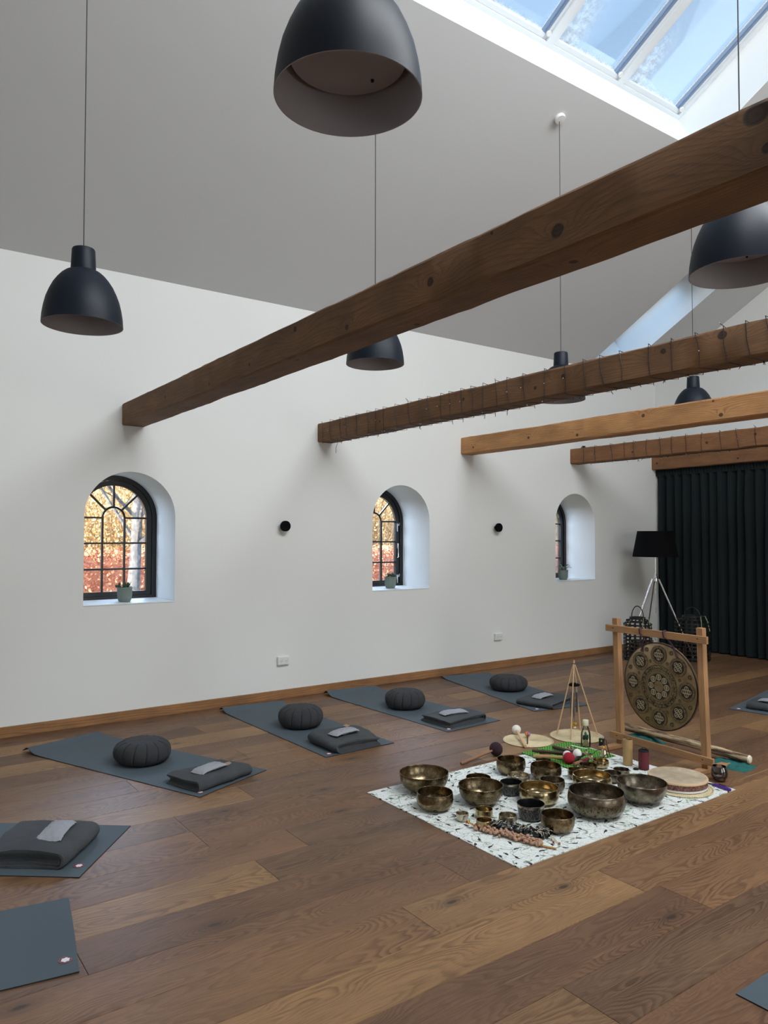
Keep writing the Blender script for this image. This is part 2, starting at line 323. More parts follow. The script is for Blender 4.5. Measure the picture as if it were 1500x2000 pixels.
def birdcloth():
    t = NT('bird_print_cotton'); co = t.n('TexCoord').outputs['Object']
    P = t.vm('MULTIPLY', co, (1, 1, 0))
    base = rgb(226, 230, 226)
    n1 = t.noise(P, 9.0, 2, 0.5, 0.9).outputs[0]; n2 = t.noise(t.vm('ADD', P, (7, 3, 0)), 11.0, 2, 0.5, 0.9).outputs[0]
    n3 = t.noise(t.vm('ADD', P, (1, 9, 0)), 30.0, 2, 0.5, 1.2).outputs[0]
    line = lambda n, w: t.ramp(t.math('ABSOLUTE', t.math('SUBTRACT', n, 0.5)), [(0, 1), (w, 1), (w * 1.8, 0)])
    c = t.mix(t.math('MULTIPLY', line(n1, 0.008), 0.75), base, rgb(104, 132, 84))
    c = t.mix(t.math('MULTIPLY', line(n2, 0.005), 0.6), c, rgb(92, 96, 96))
    c = t.mix(t.math('MULTIPLY', line(n3, 0.011), 0.35), c, rgb(110, 122, 114))
    vor = t.n('TexVoronoi', Vector=P, Scale=11.0, Randomness=0.75)
    d = t.vm('SUBTRACT', P, vor.outputs['Position'])
    cr = t.n('SeparateColor', i0=vor.outputs['Color'])
    rot = t.n('VectorRotate', {'rotation_type': 'Z_AXIS'}, Vector=d, Angle=t.math('MULTIPLY', cr.outputs[0], 6.28))
    X, Y, Z = t.sep(t.vm('SCALE', rot.outputs[0], 1.0))
    def ell(cx, cy, a, b, shear=0.0):
        xx = t.math('DIVIDE', t.math('SUBTRACT', X, cx), a)
        yy = t.math('DIVIDE', t.math('SUBTRACT', t.math('ADD', Y, t.math('MULTIPLY', X, shear)), cy), b)
        return t.math('LESS_THAN', t.math('ADD', t.math('MULTIPLY', xx, xx), t.math('MULTIPLY', yy, yy)), 1.0)
    bird = t.math('MAXIMUM', t.math('MAXIMUM', ell(0, 0, 0.015, 0.0075), ell(-0.021, 0.002, 0.017, 0.0026, -0.25)), ell(0.014, 0.006, 0.0052, 0.0052))
    keep = t.math('GREATER_THAN', cr.outputs[1], 0.18)
    c = t.mix(t.math('MULTIPLY', bird, keep), c, rgb(38, 38, 42))
    t.bsdf(c, 0.85); return t.m
M['bird_cloth'] = birdcloth()
def greencloth():
    t = NT('green_zigzag_cotton'); X, Y, Z = t.sep(t.n('TexCoord').outputs['Object'])
    zig = t.math('PINGPONG', t.math('MULTIPLY', X, 1.0), 0.012)
    s_ = t.math('FRACT', t.math('MULTIPLY', t.math('ADD', Y, zig), 38.0))
    c = t.mix(t.math('LESS_THAN', s_, 0.42), rgb(96, 170, 48), rgb(16, 44, 22))
    t.bsdf(c, 0.85); return t.m
M['green_cloth'] = greencloth()
def stickmat():
    t = NT('charred_cactus_wood'); X, Y, Z = t.sep(t.n('TexCoord').outputs['Object'])
    a = t.noise(t.comb(t.math('MULTIPLY', X, 4.0), t.math('MULTIPLY', Y, 40.0), t.math('MULTIPLY', Z, 40.0)), 1.0, 5, 0.7).outputs[0]
    c = t.ramp(a, [(0.38, rgb(36, 26, 22)), (0.47, rgb(112, 88, 64)), (0.6, rgb(196, 176, 140))])
    t.bsdf(c, 0.7, 0, a, 0.8, 0.004); return t.m
M['rainwood'] = stickmat()
def multimat():
    t = NT('striped_rubber_ball'); X, Y, Z = t.sep(t.n('TexCoord').outputs['Object'])
    f = t.math('FRACT', t.math('MULTIPLY', t.math('ADD', X, t.math('MULTIPLY', Z, 0.4)), 26.0))
    t.bsdf(t.ramp(f, [(0, rgb(210, 150, 50)), (0.3, rgb(190, 60, 60)), (0.5, rgb(90, 130, 190)), (0.75, rgb(200, 110, 130))], 'CONSTANT'), 0.6); return t.m
M['multi'] = multimat()
# outdoors
def leafy(name, cols, scale):
    t = NT(name); p = t.n('NewGeometry').outputs['Position']
    a = t.noise(p, scale, 2, 0.7).outputs[0]
    t.bsdf(t.ramp(a, [(0.3, cols[0]), (0.5, cols[1]), (0.7, cols[2])]), 0.8); return t.m
M['beech'] = leafy('copper_beech_leaf', (rgb(176, 104, 88), rgb(220, 150, 122), rgb(240, 194, 156)), 9)
M['tan_leaf'] = leafy('dry_autumn_leaf', (rgb(222, 184, 132), rgb(244, 216, 168), rgb(252, 236, 204)), 7)
M['bark'] = leafy('pale_bark', (rgb(70, 70, 76), rgb(104, 104, 110), rgb(140, 138, 138)), 14)
M['twig'] = leafy('twig_bark', (rgb(150, 124, 96), rgb(186, 156, 118), rgb(210, 180, 140)), 5)
M['grass'] = leafy('winter_lawn', (rgb(120, 110, 70), rgb(150, 130, 84), rgb(190, 140, 90)), 3)

# ------------------------------------------------------------------ mesh helper
class MB:
    def __init__(s): s.v = []; s.f = []; s.mi = []; s.cur = 0
    def add(s, vs, fs, T=None):
        o = len(s.v)
        s.v += [tuple(T @ Vector(v)) if T is not None else tuple(v) for v in vs]
        s.f += [tuple(i + o for i in f) for f in fs]; s.mi += [s.cur] * len(fs); return s
    def mat(s, i): s.cur = i; return s
    def box(s, x0, x1, y0, y1, z0, z1, T=None, ch=0.0):
        if ch <= 0:
            vs = [(x0, y0, z0), (x1, y0, z0), (x1, y1, z0), (x0, y1, z0), (x0, y0, z1), (x1, y0, z1), (x1, y1, z1), (x0, y1, z1)]
            return s.add(vs, [(0, 3, 2, 1), (4, 5, 6, 7), (0, 1, 5, 4), (1, 2, 6, 5), (2, 3, 7, 6), (3, 0, 4, 7)], T)
        c = ch; vs = []
        for z, k in ((z0, c), (z0 + c, 0), (z1 - c, 0), (z1, c)):
            a0, a1, b0, b1 = x0 + k, x1 - k, y0 + k, y1 - k
            e = 0 if k else c
            vs += [(a0 + e, b0, z), (a1 - e, b0, z), (a1, b0 + e, z), (a1, b1 - e, z), (a1 - e, b1, z), (a0 + e, b1, z), (a0, b1 - e, z), (a0, b0 + e, z)]
        fs = [tuple(range(7, -1, -1)), tuple(range(24, 32))]
        for r in range(3):
            for i in range(8):
                j = (i + 1) % 8; fs.append((r * 8 + i, r * 8 + j, r * 8 + 8 + j, r * 8 + 8 + i))
        return s.add(vs, fs, T)
    def lathe(s, prof, n=32, T=None, close=False, cap0=True, cap1=True):
        vs = []; fs = []
        for r, z in prof:
            for i in range(n):
                a = 2 * pi * i / n; vs.append((r * cos(a), r * sin(a), z))
        m = len(prof)
        for k in range(m - 1 if not close else m):
            k2 = (k + 1) % m
            for i in range(n):
                j = (i + 1) % n; fs.append((k * n + i, k * n + j, k2 * n + j, k2 * n + i))
        if not close:
            if cap0 and prof[0][0] > 1e-6: fs.append(tuple(range(n - 1, -1, -1)))
            if cap1 and prof[-1][0] > 1e-6: fs.append(tuple((m - 1) * n + i for i in range(n)))
        return s.add(vs, fs, T)
    def tube(s, pts, r, n=8, caps=True, T=None, closed=False):
        pts = [Vector(p) for p in pts]; m = len(pts); vs = []; fs = []
        rr = r if isinstance(r, (list, tuple)) else [r] * m
        u = None
        for k, p in enumerate(pts):
            a = pts[(k - 1) % m] if (k > 0 or closed) else p; b = pts[(k + 1) % m] if (k < m - 1 or closed) else p
            d = (b - a).normalized()
            if u is None: u = d.orthogonal().normalized()
            u = (u - d * u.dot(d)).normalized(); w = d.cross(u)
            for i in range(n):
                t = 2 * pi * i / n; vs.append(p + (u * cos(t) + w * sin(t)) * rr[k])
        for k in range(m if closed else m - 1):
            k2 = (k + 1) % m
            for i in range(n):
                j = (i + 1) % n; fs.append((k * n + i, k * n + j, k2 * n + j, k2 * n + i))
        if caps and not closed: fs += [tuple(range(n - 1, -1, -1)), tuple((m - 1) * n + i for i in range(n))]
        return s.add(vs, fs, T)
    def prism(s, poly, h0, h1, axis='X', T=None):
        """poly of (a,b) extruded between h0..h1 along axis; X: (y,z)  Y: (x,z)  Z: (x,y)"""
        mk = {'X': lambda h, a, b: (h, a, b), 'Y': lambda h, a, b: (a, h, b), 'Z': lambda h, a, b: (a, b, h)}[axis]
        n = len(poly); vs = [mk(h0, *p) for p in poly] + [mk(h1, *p) for p in poly]
        fs = [tuple(range(n - 1, -1, -1)), tuple(range(n, 2 * n))] + [(i, (i + 1) % n, n + (i + 1) % n, n + i) for i in range(n)]
        return s.add(vs, fs, T)
    def ball(s, c, r, n=16, m=10, sz=1.0, T=None):
        prof = [(max(1e-5, r * sin(pi * k / m)), -r * sz * cos(pi * k / m)) for k in range(m + 1)]
        TT = Matrix.Translation(c)
        return s.lathe(prof, n, (T @ TT) if T is not None else TT, cap0=False, cap1=False)
    def grid(s, nu, nv, fn, T=None, closeu=False):
        vs = [fn(i / nu, j / nv) for j in range(nv + 1) for i in range(nu + (0 if closeu else 1))]
        w = nu + (0 if closeu else 1); fs = []
        for j in range(nv):
            for i in range(nu):
                a = j * w + i; b = j * w + (i + 1) % w; fs.append((a, b, b + w, a + w))
        return s.add(vs, fs, T)
    def build(s, name, mats, parent=None, loc=None, rot=None, smooth=None):
        me = bpy.data.meshes.new(name); me.from_pydata(s.v, [], s.f); me.update()
        mats = mats if isinstance(mats, (list, tuple)) else [mats]
        for m in mats: me.materials.append(M[m] if isinstance(m, str) else m)
        if len(mats) > 1:
            for p, i in zip(me.polygons, s.mi): p.material_index = i
        import bmesh
        bm = bmesh.new(); bm.from_mesh(me); bmesh.ops.recalc_face_normals(bm, faces=bm.faces); bm.to_mesh(me); bm.free()
        if smooth is not None:
            me.polygons.foreach_set('use_smooth', [True] * len(me.polygons)); me.set_sharp_from_angle(angle=radians(smooth))
        o = bpy.data.objects.new(name, me); COL.objects.link(o)
        if loc is not None: o.location = loc
        if rot is not None: o.rotation_euler = rot
        if parent: o.parent = parent
        return o

def tag(o, label=None, cat=None, group=None, kind=None):
    if label: o['label'] = label
    if cat: o['category'] = cat
    if group: o['group'] = group
    if kind: o['kind'] = kind
    return o
def thing(name, label, cat, loc=(0, 0, 0), rz=0.0, group=None, kind=None):
    o = bpy.data.objects.new(name, None); COL.objects.link(o); o.empty_display_size = 0.05
    o.location = loc; o.rotation_euler = (0, 0, rz); return tag(o, label, cat, group, kind)
def copy_tree(o, parent=None, kids=None):
    c = o.copy(); COL.objects.link(c)
    if parent: c.parent = parent
    for ch in list(o.children): copy_tree(ch, c)
    return c

# ------------------------------------------------------------------ room shell
SL = 0.555; Z0 = 3.877; XR = 4.74; WID = 9.48; YB, YF, YE = -3.0, 9.60, 10.0
OFF = 0.565; WT = 0.60
ZR = Z0 + SL * XR
SILL = 1.0; SPR = 1.755; WR = 0.392
WINY = [2.0, 4.945, 7.82]

# floor slab and planks
sl = MB().box(-0.0, WID, YB, YE, -0.12, -0.0185).build('floor', 'dark_cavity'); tag(sl, kind='structure')
PW = 0.2625; xs = []; x = 0.02 - PW
while x < WID: xs.append(x); x += PW
joints = {13: [1.655, -0.55, 3.9, 6.1, 8.3], 16: [1.965, -0.4, 4.1, 6.5, 8.5], 17: [2.94, 0.6, -1.4, 5.2, 7.4], 10: [1.53, -0.6, 3.7, 5.9, 8.1], 14: [0.74, 2.95, -1.5, 5.1, 7.3], 15: [2.37, 0.1, -2.0, 4.6, 6.8, 9.0]}
plank_cache = {}
for k, x0 in enumerate(xs):
    a, b = max(x0, 0.0), min(x0 + PW, WID)
    if b - a < 0.004: continue
    if k in joints: js = sorted(joints[k])
    else:
        js = []; y = YB + random.uniform(0.3, 2.0)
        while y < YE - 0.3: js.append(y); y += random.choice([1.6, 1.9, 2.2, 2.2, 2.4])
    ends = [YB] + js + [YE]
    for y0, y1 in zip(ends[:-1], ends[1:]):
        w, l = round(b - a, 3), round(y1 - y0, 3)
        key = (w, l)
        if key not in plank_cache:
            m = MB(); c = 0.0030; g = 0.0008
            ce = 0.0014; vs = [(g, g, -0.0185), (w - g, g, -0.0185), (w - g, l - g, -0.0185), (g, l - g, -0.0185),
                  (g, g, -c), (w - g, g, -c), (w - g, l - g, -c), (g, l - g, -c),
                  (c, ce, 0), (w - c, ce, 0), (w - c, l - ce, 0), (c, l - ce, 0)]
            fs = [(3, 2, 1, 0), (8, 9, 10, 11)] + [(i, (i + 1) % 4, 4 + (i + 1) % 4, 4 + i) for i in range(4)] + [(4 + i, 4 + (i + 1) % 4, 8 + (i + 1) % 4, 8 + i) for i in range(4)]
            m.add(vs, fs); o = m.build('plank', 'oak', sl, (a, y0, 0)); plank_cache[key] = o
        else:
            o = plank_cache[key].copy(); COL.objects.link(o); o.location = (a, y0, 0)

# window wall with arched openings
m = MB(); NA = 40
ys = [YB] + sum([[c - WR, c + WR] for c in WINY], []) + [YE]
XO = -WT
for i in range(0, len(ys), 2): m.box(XO, 0, ys[i], ys[i + 1], -0.12, Z0)
for c in WINY:
    m.box(XO, 0, c - WR, c + WR, -0.12, SILL)
    arc = [(c + WR * cos(pi * k / NA), SPR + WR * sin(pi * k / NA)) for k in range(NA + 1)]
    # upper piece in vertical strips so that the arch stays clean
    for (ya, za), (yb, zb) in zip(arc[:-1], arc[1:]):
        m.prism([(ya, za), (ya, Z0), (yb, Z0), (yb, zb)], XO, 0, 'X')
o = m.build('wall_left', 'wall'); tag(o, kind='structure')
# other walls
RW = [-1.0, 2.6, 6.2]; m = MB(); yy = YB  # RW: unseen right-wall windows, added to let in fill light
for c in RW:
    m.box(WID, WID + 0.4, yy, c - 1.0, -0.12, Z0).box(WID, WID + 0.4, c - 1.0, c + 1.0, -0.12, 0.35).box(WID, WID + 0.4, c - 1.0, c + 1.0, 2.55, Z0); yy = c + 1.0
m.box(WID, WID + 0.4, yy, YE, -0.12, Z0)
tag(m.build('wall_right', 'wall'), kind='structure')
for k, c in enumerate(RW):  # glazing of the invented right-hand openings
    r_ = thing('window_%d' % (30 + k), None, None, (WID + 0.2, c, 0), 0, None, 'structure')
    b = MB().box(-0.03, 0.03, -1.0, -0.93, 0.35, 2.55).box(-0.03, 0.03, 0.93, 1.0, 0.35, 2.55).box(-0.03, 0.03, -0.93, 0.93, 0.35, 0.42).box(-0.03, 0.03, -0.93, 0.93, 2.48, 2.55).box(-0.03, 0.03, -0.02, 0.02, 0.42, 2.48)
    b.build('frame', 'black_frame', r_)
    for q in (-1, 1): MB().box(-0.004, 0.004, min(q * 0.02, q * 0.93), max(q * 0.02, q * 0.93), 0.42, 2.48).build('pane', 'glass', r_)
gab = lambda zb: [(0, zb), (WID, zb), (WID, Z0), (XR, ZR), (0, Z0)]
m = MB().prism(gab(-0.12), YB - 0.4, YB, 'Y'); tag(m.build('wall_back', 'wall'), kind='structure')
m = MB().prism(gab(2.742), YF, YE + 0.1, 'Y').box(0, WID, YE - 0.1, YE + 0.1, -0.12, 2.742)
tag(m.build('wall_far', 'wall'), kind='structure')

# sloping ceiling, left half, with two skylight shafts
zc = lambda x: Z0 + SL * x
SK = [dict(iy0=0.915, iy1=6.615, ix0=2.565, ix1=4.60, ox0=2.326, ox1=3.74),
      dict(iy0=8.07, iy1=8.77, ix0=0.14, ix1=1.90, ox0=-0.10, ox1=0.94)]
def sheet(m, off, kx0, kx1, xa, xb):
    X = sorted({xa, xb} | {s[kx0] for s in SK} | {s[kx1] for s in SK}); Y = sorted({YB, YE} | {s['iy0'] for s in SK} | {s['iy1'] for s in SK})
    for a, b in zip(X[:-1], X[1:]):
        for c, d in zip(Y[:-1], Y[1:]):
            cx, cy = (a + b) / 2, (c + d) / 2
            if any(s[kx0] < cx < s[kx1] and s['iy0'] < cy < s['iy1'] for s in SK): continue
            m.add([(a, c, zc(a) + off), (b, c, zc(b) + off), (b, d, zc(b) + off), (a, d, zc(a) + off)], [(0, 1, 2, 3)])
m = MB(); sheet(m, 0, 'ix0', 'ix1', 0.0, XR)
tag(m.build('ceiling', 'ceiling'), kind='structure')
m = MB(); sheet(m, OFF, 'ox0', 'ox1', -0.9, XR)
m.prism([(0, Z0 + 0.001), (-WT, Z0 + 0.001), (-0.9, Z0 + OFF - 0.5), (-0.1, Z0 + OFF - 0.06)], YB, YE, 'Y')
tag(m.build('roof', 'roof'), kind='structure')
# right ceiling half, mirrored, with an unseen skylight band added for fill light
SKL = SK; SK = SKL[:1]
m = MB(); sheet(m, 0, 'ix0', 'ix1', 0.0, XR); m.v = [(WID - v[0], v[1], v[2]) for v in m.v]
tag(m.build('ceiling', 'ceiling'), kind='structure')
m = MB(); sheet(m, OFF, 'ox0', 'ox1', -0.9, XR); m.v = [(WID - v[0], v[1], v[2]) for v in m.v]
tag(m.build('roof', 'roof'), kind='structure')
SK = SKL
tn = 0
for s in SK + [dict(SK[0], mir=1)]:
    m = MB()
    I = lambda x, y: (x, y, zc(x)); O = lambda x, y: (x, y, zc(x) + OFF)
    i = [I(s['ix0'], s['iy0']), I(s['ix1'], s['iy0']), I(s['ix1'], s['iy1']), I(s['ix0'], s['iy1'])]
    q = [O(s['ox0'], s['iy0']), O(s['ox1'], s['iy0']), O(s['ox1'], s['iy1']), O(s['ox0'], s['iy1'])]
    m.add(i + q, [(k, (k + 1) % 4, 4 + (k + 1) % 4, 4 + k) for k in range(4)])
    if s.get('mir'): m.v = [(WID - v[0], v[1], v[2]) for v in m.v]
    tn += 1; tag(m.build('trim_%d' % tn, 'white_paint'), kind='structure')

# skylight windows (frame, sash, rail, pane); local x up the slope, y along the roof, z outwards
th = math.atan(SL)
M['rail'] = plain('grey_skylight_rail', rgb(120, 140, 168), 0.4)
def skylight(idx, x0, y0, x1, y1, mirror=False):
    L = (x1 - x0) / cos(th); w = y1 - y0
    root = thing('window_%d' % idx, None, None, (x0, y0, zc(x0) + OFF), 0, None, 'structure'); root.rotation_euler = (0, -th, 0)
    if mirror: root.location = (WID - x0, y1, zc(x0) + OFF); root.rotation_euler = (0, -th, pi)
    fw_ = 0.035
    def ring(d, fwid, z0, z1, name, mt):
        b = MB().box(d, L - d, d, d + fwid, z0, z1).box(d, L - d, w - d - fwid, w - d, z0, z1).box(d, d + fwid, d + fwid, w - d - fwid, z0, z1).box(L - d - fwid, L - d, d + fwid, w - d - fwid, z0, z1)
        return b.build(name, mt, root)
    ring(0.0, fw_, -0.02, 0.075, 'frame', 'white_paint')
    ring(fw_ + 0.002, 0.04, 0.005, 0.085, 'sash', 'white_paint')
    d = fw_ + 0.042
    MB().box(d, L - d, w - d - 0.022, w - d - 0.001, 0.012, 0.05).box(d, L - d, w - d - 0.008, w - d + 0.008, 0.0, 0.02).build('rail', 'rail', root)
    MB().lathe([(0.022, -0.02), (0.022, 0.0)], 16, Matrix.Translation((d + 0.015, w - d + 0.02, 0.0))).build('hinge_cap', 'white_plastic', root, smooth=40)
    MB().box(d - 0.006, L - d + 0.006, d - 0.006, w - d + 0.006, 0.05, 0.062).build('pane', 'sky_glass', root)
    return root
n = 4
y1 = 6.615
for k in range(6):
    skylight(n, 2.326, y1 - 0.95, 3.74, y1); n += 1; y1 -= 0.95
skylight(n, -0.10, 8.07, 0.94, 8.77); n += 1
y1 = 6.615
for k in range(6): skylight(n, 2.326, y1 - 0.95, 3.74, y1, True); n += 1; y1 -= 0.95  # mirrored skylights invented for the unseen right slope

# sky portals in the skylight openings (sampling guides only, they add no light)
def portal(cx, cy, cz, sx, sy, rot):
    l = bpy.data.lights.new('portal', 'AREA'); l.shape = 'RECTANGLE'; l.size = sx; l.size_y = sy
    l.cycles.is_portal = True
    o = bpy.data.objects.new('portal', l); COL.objects.link(o); o.location = (cx, cy, cz); o.rotation_euler = rot
for s in SK:
    xm = (s['ox0'] + s['ox1']) / 2
    portal(xm - 0.09 * sin(th), (s['iy0'] + s['iy1']) / 2, zc(xm) + OFF + 0.09 * cos(th), (s['ox1'] - s['ox0']) / cos(th), s['iy1'] - s['iy0'], (0, -th, 0))
for c in WINY:
    portal(-WT - 0.01, c, 1.57, 0.82, 1.2, (0, -pi / 2, 0))

# arched windows
def arched_window(idx, yc):
    root = thing('window_%d' % idx, None, None, (-0.52, yc, 0), 0, None, 'structure')
    sp = SPR + 0.0; R0 = WR; zb = SILL
    def band(ro, ri, zo, zi, x0, x1, name, mt='black_frame'):
        b = MB(); n = 40
        out = [(ro, zo)] + [(ro * cos(pi * k / n), sp + ro * sin(pi * k / n)) for k in range(n + 1)] + [(-ro, zo)]
        inn = [(ri, zi)] + [(ri * cos(pi * k / n), sp + ri * sin(pi * k / n)) for k in range(n + 1)] + [(-ri, zi)]
        N = len(out); vs = [(x0, *p) for p in out] + [(x0, *p) for p in inn] + [(x1, *p) for p in out] + [(x1, *p) for p in inn]
        fs = []
        for k in range(N):
            j = (k + 1) % N
            fs += [(k, j, N + j, N + k), (2 * N + k, 3 * N + k, 3 * N + j, 2 * N + j), (k, 2 * N + k, 2 * N + j, j), (N + k, N + j, 3 * N + j, 3 * N + k)]
        return b.add(vs, fs).build(name, mt, root)
    band(R0, R0 - 0.042, zb, zb + 0.032, -0.05, 0.02, 'frame')
    G = 0.30; gb = SILL + 0.072
    band(R0 - 0.044, G, zb + 0.034, gb, -0.04, 0.006, 'sash')
    x0, x1 = -0.034, -0.006; bw = 0.0085; ri = 0.1; zr = [1.28, 1.52]
    MB().box(x0, x1, -ri - bw, -ri + bw, gb, sp).build('muntin', 'black_frame', root)
    MB().box(x0, x1, ri - bw, ri + bw, gb, sp).build('muntin', 'black_frame', root)
    for z in zr: MB().box(x0 + 0.002, x1 - 0.002, -G, G, z - bw, z + bw).build('muntin', 'black_frame', root)
    MB().box(x0 + 0.002, x1 - 0.002, -G, -ri, sp - bw, sp + bw).build('muntin', 'black_frame', root)
    MB().box(x0 + 0.002, x1 - 0.002, ri, G, sp - bw, sp + bw).build('muntin', 'black_frame', root)
    MB().tube([((x0 + x1) / 2, ri * cos(pi * k / 20), sp + ri * sin(pi * k / 20)) for k in range(21)], 0.0105, 8).build('muntin', 'black_frame', root)
    for a in (45, 90, 135):
        a = radians(a); d = Vector((0, cos(a), sin(a))); q = Vector((0, -sin(a), cos(a)))
        b = MB(); vs = []
        for xx in (x0 + 0.002, x1 - 0.002):
            for r_, e in ((ri, -1), (G + 0.004, -1), (G + 0.004, 1), (ri, 1)):
                p = d * r_ + q * bw * e; vs.append((xx, p.y, sp + p.z))
        b.add(vs, [(0, 1, 2, 3), (7, 6, 5, 4), (0, 4, 5, 1), (1, 5, 6, 2), (2, 6, 7, 3), (3, 7, 4, 0)]).build('muntin', 'black_frame', root)
    # panes
    gx0, gx1 = -0.022, -0.016
    def pane(poly): MB().prism(poly, gx0, gx1, 'X').build('pane', 'glass', root)
    yy = [-G, -ri, ri, G]; zz = [gb, zr[0], zr[1], sp]
    for c in range(3):
        for r in range(3):
            if c == 1 and r == 2: continue
            pane([(yy[c], zz[r]), (yy[c + 1], zz[r]), (yy[c + 1], zz[r + 1]), (yy[c], zz[r + 1])])
    pane([(-ri, zz[2]), (ri, zz[2])] + [(ri * cos(pi * k / 12), sp + ri * sin(pi * k / 12)) for k in range(13)])
    for q in range(4):
        a0, a1 = radians(45 * q), radians(45 * q + 45)
        pane([(ri * cos(a0), sp + ri * sin(a0))] + [(G * cos(a0 + (a1 - a0) * k / 6), sp + G * sin(a0 + (a1 - a0) * k / 6)) for k in range(7)] + [(ri * cos(a1), sp + ri * sin(a1))])
    if idx == 2:      # window fittings on the opening side
        for z, h in ((1.72, 1), (1.12, 1)):
            b = MB().box(0.006, 0.012, G + 0.005, G + 0.05, z - 0.012, z + 0.012)
            b.tube([(0.012, G + 0.045, z + 0.02), (0.022, G + 0.035, z + 0.0), (0.022, G + 0.015, z), (0.024, G + 0.008, z - 0.02), (0.02, G + 0.012, z - 0.08)], 0.006, 8)
            b.build('latch', 'chrome', root, smooth=40)
        MB().box(0.006, 0.014, G + 0.012, G + 0.036, 1.44, 1.5).tube([(0.018, G + 0.024, 1.49), (0.022, G + 0.024, 1.34), (0.018, G + 0.01, 1.335)], 0.006, 8).build('latch', 'chrome', root, smooth=40)
    # painted sill board
    MB().box(0.02, 0.524, -R0 + 0.001, R0 - 0.001, SILL - 0.004, SILL + 0.006, ch=0.002).build('sill', 'white_paint', root)
    return root
for k, c in enumerate(WINY): arched_window(k + 1, c)

# skirting boards
m = MB().box(0.0, 0.018, YB, YF - 0.12, 0.0, 0.085, ch=0.003)
tag(m.build('baseboard_left', 'pine_base'), kind='structure')
m = MB().box(WID - 0.018, WID, YB, YF - 0.12, 0.0, 0.085, ch=0.003)
tag(m.build('baseboard_right', 'pine_base'), kind='structure')

# ------------------------------------------------------------------ beams
def beam(y0, y1, z0, z1, mt, label, seed):
    rnd = random.Random(seed); b = MB(); n = 120; vs = []; fs = []
    prev = [0] * 8
    for i in range(n + 1):
        x = WID * i / n; c = 0.010
        e = [0.003 * noise.noise(Vector((x * 2.2 + seed * 9, k * 3.1, seed))) + (0.0045 * max(0, noise.noise(Vector((x * 7 + seed * 5, k * 5.7, 3.3))) - 0.25)) * (1 if k % 2 else 0.6) for k in range(8)]
        cs = [(y0 + c, z0), (y1 - c, z0), (y1, z0 + c), (y1, z1 - c), (y1 - c, z1), (y0 + c, z1), (y0, z1 - c), (y0, z0 + c)]
        for k, (yy, zz) in enumerate(cs):
            dn = 0.006 * max(0, noise.noise(Vector((x * 2.6 + seed * 3, (k // 2) * 4.1, 9))) + 0.1) + 0.003 * noise.noise(Vector((x * 9, k // 2, seed)))
            vs.append((x, yy + e[k] * 1.3 + (dn * 0.5 if k in (6, 7, 0) else 0), zz - e[(k + 3) % 8] * 1.6 + (dn if k in (0, 1, 2, 7) else -dn)))
    for i in range(n):
        for k in range(8):
            j = (k + 1) % 8; fs.append((i * 8 + k, i * 8 + j, i * 8 + 8 + j, i * 8 + 8 + k))
    fs += [tuple(range(7, -1, -1)), tuple(n * 8 + k for k in range(8))]
    o = b.add(vs, fs).build('ceiling_beam', mt, smooth=30)
    return tag(o, label, 'beam', 'timber tie beams across the room')
beam(1.912, 2.105, 2.545, 2.738, 'beam1', 'nearest thick brown pine tie beam with dark knots, crossing in front of the big lamp cords', 1)
beam(3.868, 4.045, 2.543, 2.733, 'beam2', 'second tie beam back, dark pine closely wound with black string lights', 2)
beam(5.808, 6.005, 2.543, 2.737, 'beam3', 'third tie beam back, bright orange pine with large knots and no wire', 3)
beam(7.722, 7.893, 2.535, 2.735, 'beam4', 'fourth tie beam back, wound with wire and ending beside the curtain header', 4)
o = beam(9.50, 9.69, 2.552, 2.741, 'beam5', 'farthest timber beam, lying directly above the dark curtain', 5)

def string_lights(y0, y1, z0, z1, pitch, xa, label, seed, slack=0.0):
    rnd = random.Random(seed); root = thing('string_lights', label, 'string lights', (0, 0, 0), 0, 'string lights wound round the beams')
    pts = []; x = xa; e = 0.004; twigs = MB(); leds = MB()
    while x < WID - 0.05:
        p = pitch * rnd.uniform(0.7, 1.3); j = [rnd.uniform(-0.012, 0.012) for _ in range(4)]; s = slack * rnd.random()
        loop = [(x + j[0], y0 - e - 0.003, z1 + e + 0.006), (x + j[1] + 0.004, y0 - e - 0.002, (z0 + z1) / 2), (x + j[2] + 0.012, y0 - e, z0 - e - 0.001), (x + p * 0.35, (y0 + y1) / 2, z0 - e - 0.003 - s), (x + p * 0.55, y1 + e, z0 - e), (x + p * 0.7, y1 + e, z1 + e), (x + p * 0.85, (y0 + y1) / 2, z1 + e + 0.004)]
        pts += loop
        for _ in range(2):
            a = rnd.choice([1, 2, 0, 3, 3, 4]); base = Vector(loop[a])
            d = Vector((rnd.uniform(-1, 1), -0.8 if a < 2 else rnd.uniform(-0.6, 0.2), (rnd.uniform(-0.4, 0.3) if a in (1,) else (0.9 if a == 0 else -0.9)))).normalized()
            L = rnd.uniform(0.008, 0.026)
            twigs.tube([base, base + d * L], 0.0022, 4)
            leds.ball(base + d * (L + 0.004), 0.0035, 6, 4)
        x += p
    m = MB().tube(pts, 0.0024, 5)
    if slack > 0: m.tube([(0.40, y0 - 0.01, z0), (0.405, y0 - 0.012, z0 - 0.05), (0.375, y0 - 0.01, z0 - 0.09), (0.37, y0 - 0.008, z0 - 0.145)], 0.0022, 5)
    m.build('cord', 'black_wire', root, smooth=60)
    tag(twigs.build('bulb_holder', 'black_wire', root), kind='stuff'); tag(leds.build('bulb', 'led', root), kind='stuff')
string_lights(3.868, 4.045, 2.543, 2.733, 0.155, 0.10, 'dark string lights with tiny bulbs wound round the second beam', 11, 0.006)
string_lights(7.722, 7.893, 2.535, 2.735, 0.19, 0.22, 'dark string lights wound round the fourth beam, near the curtain', 12)
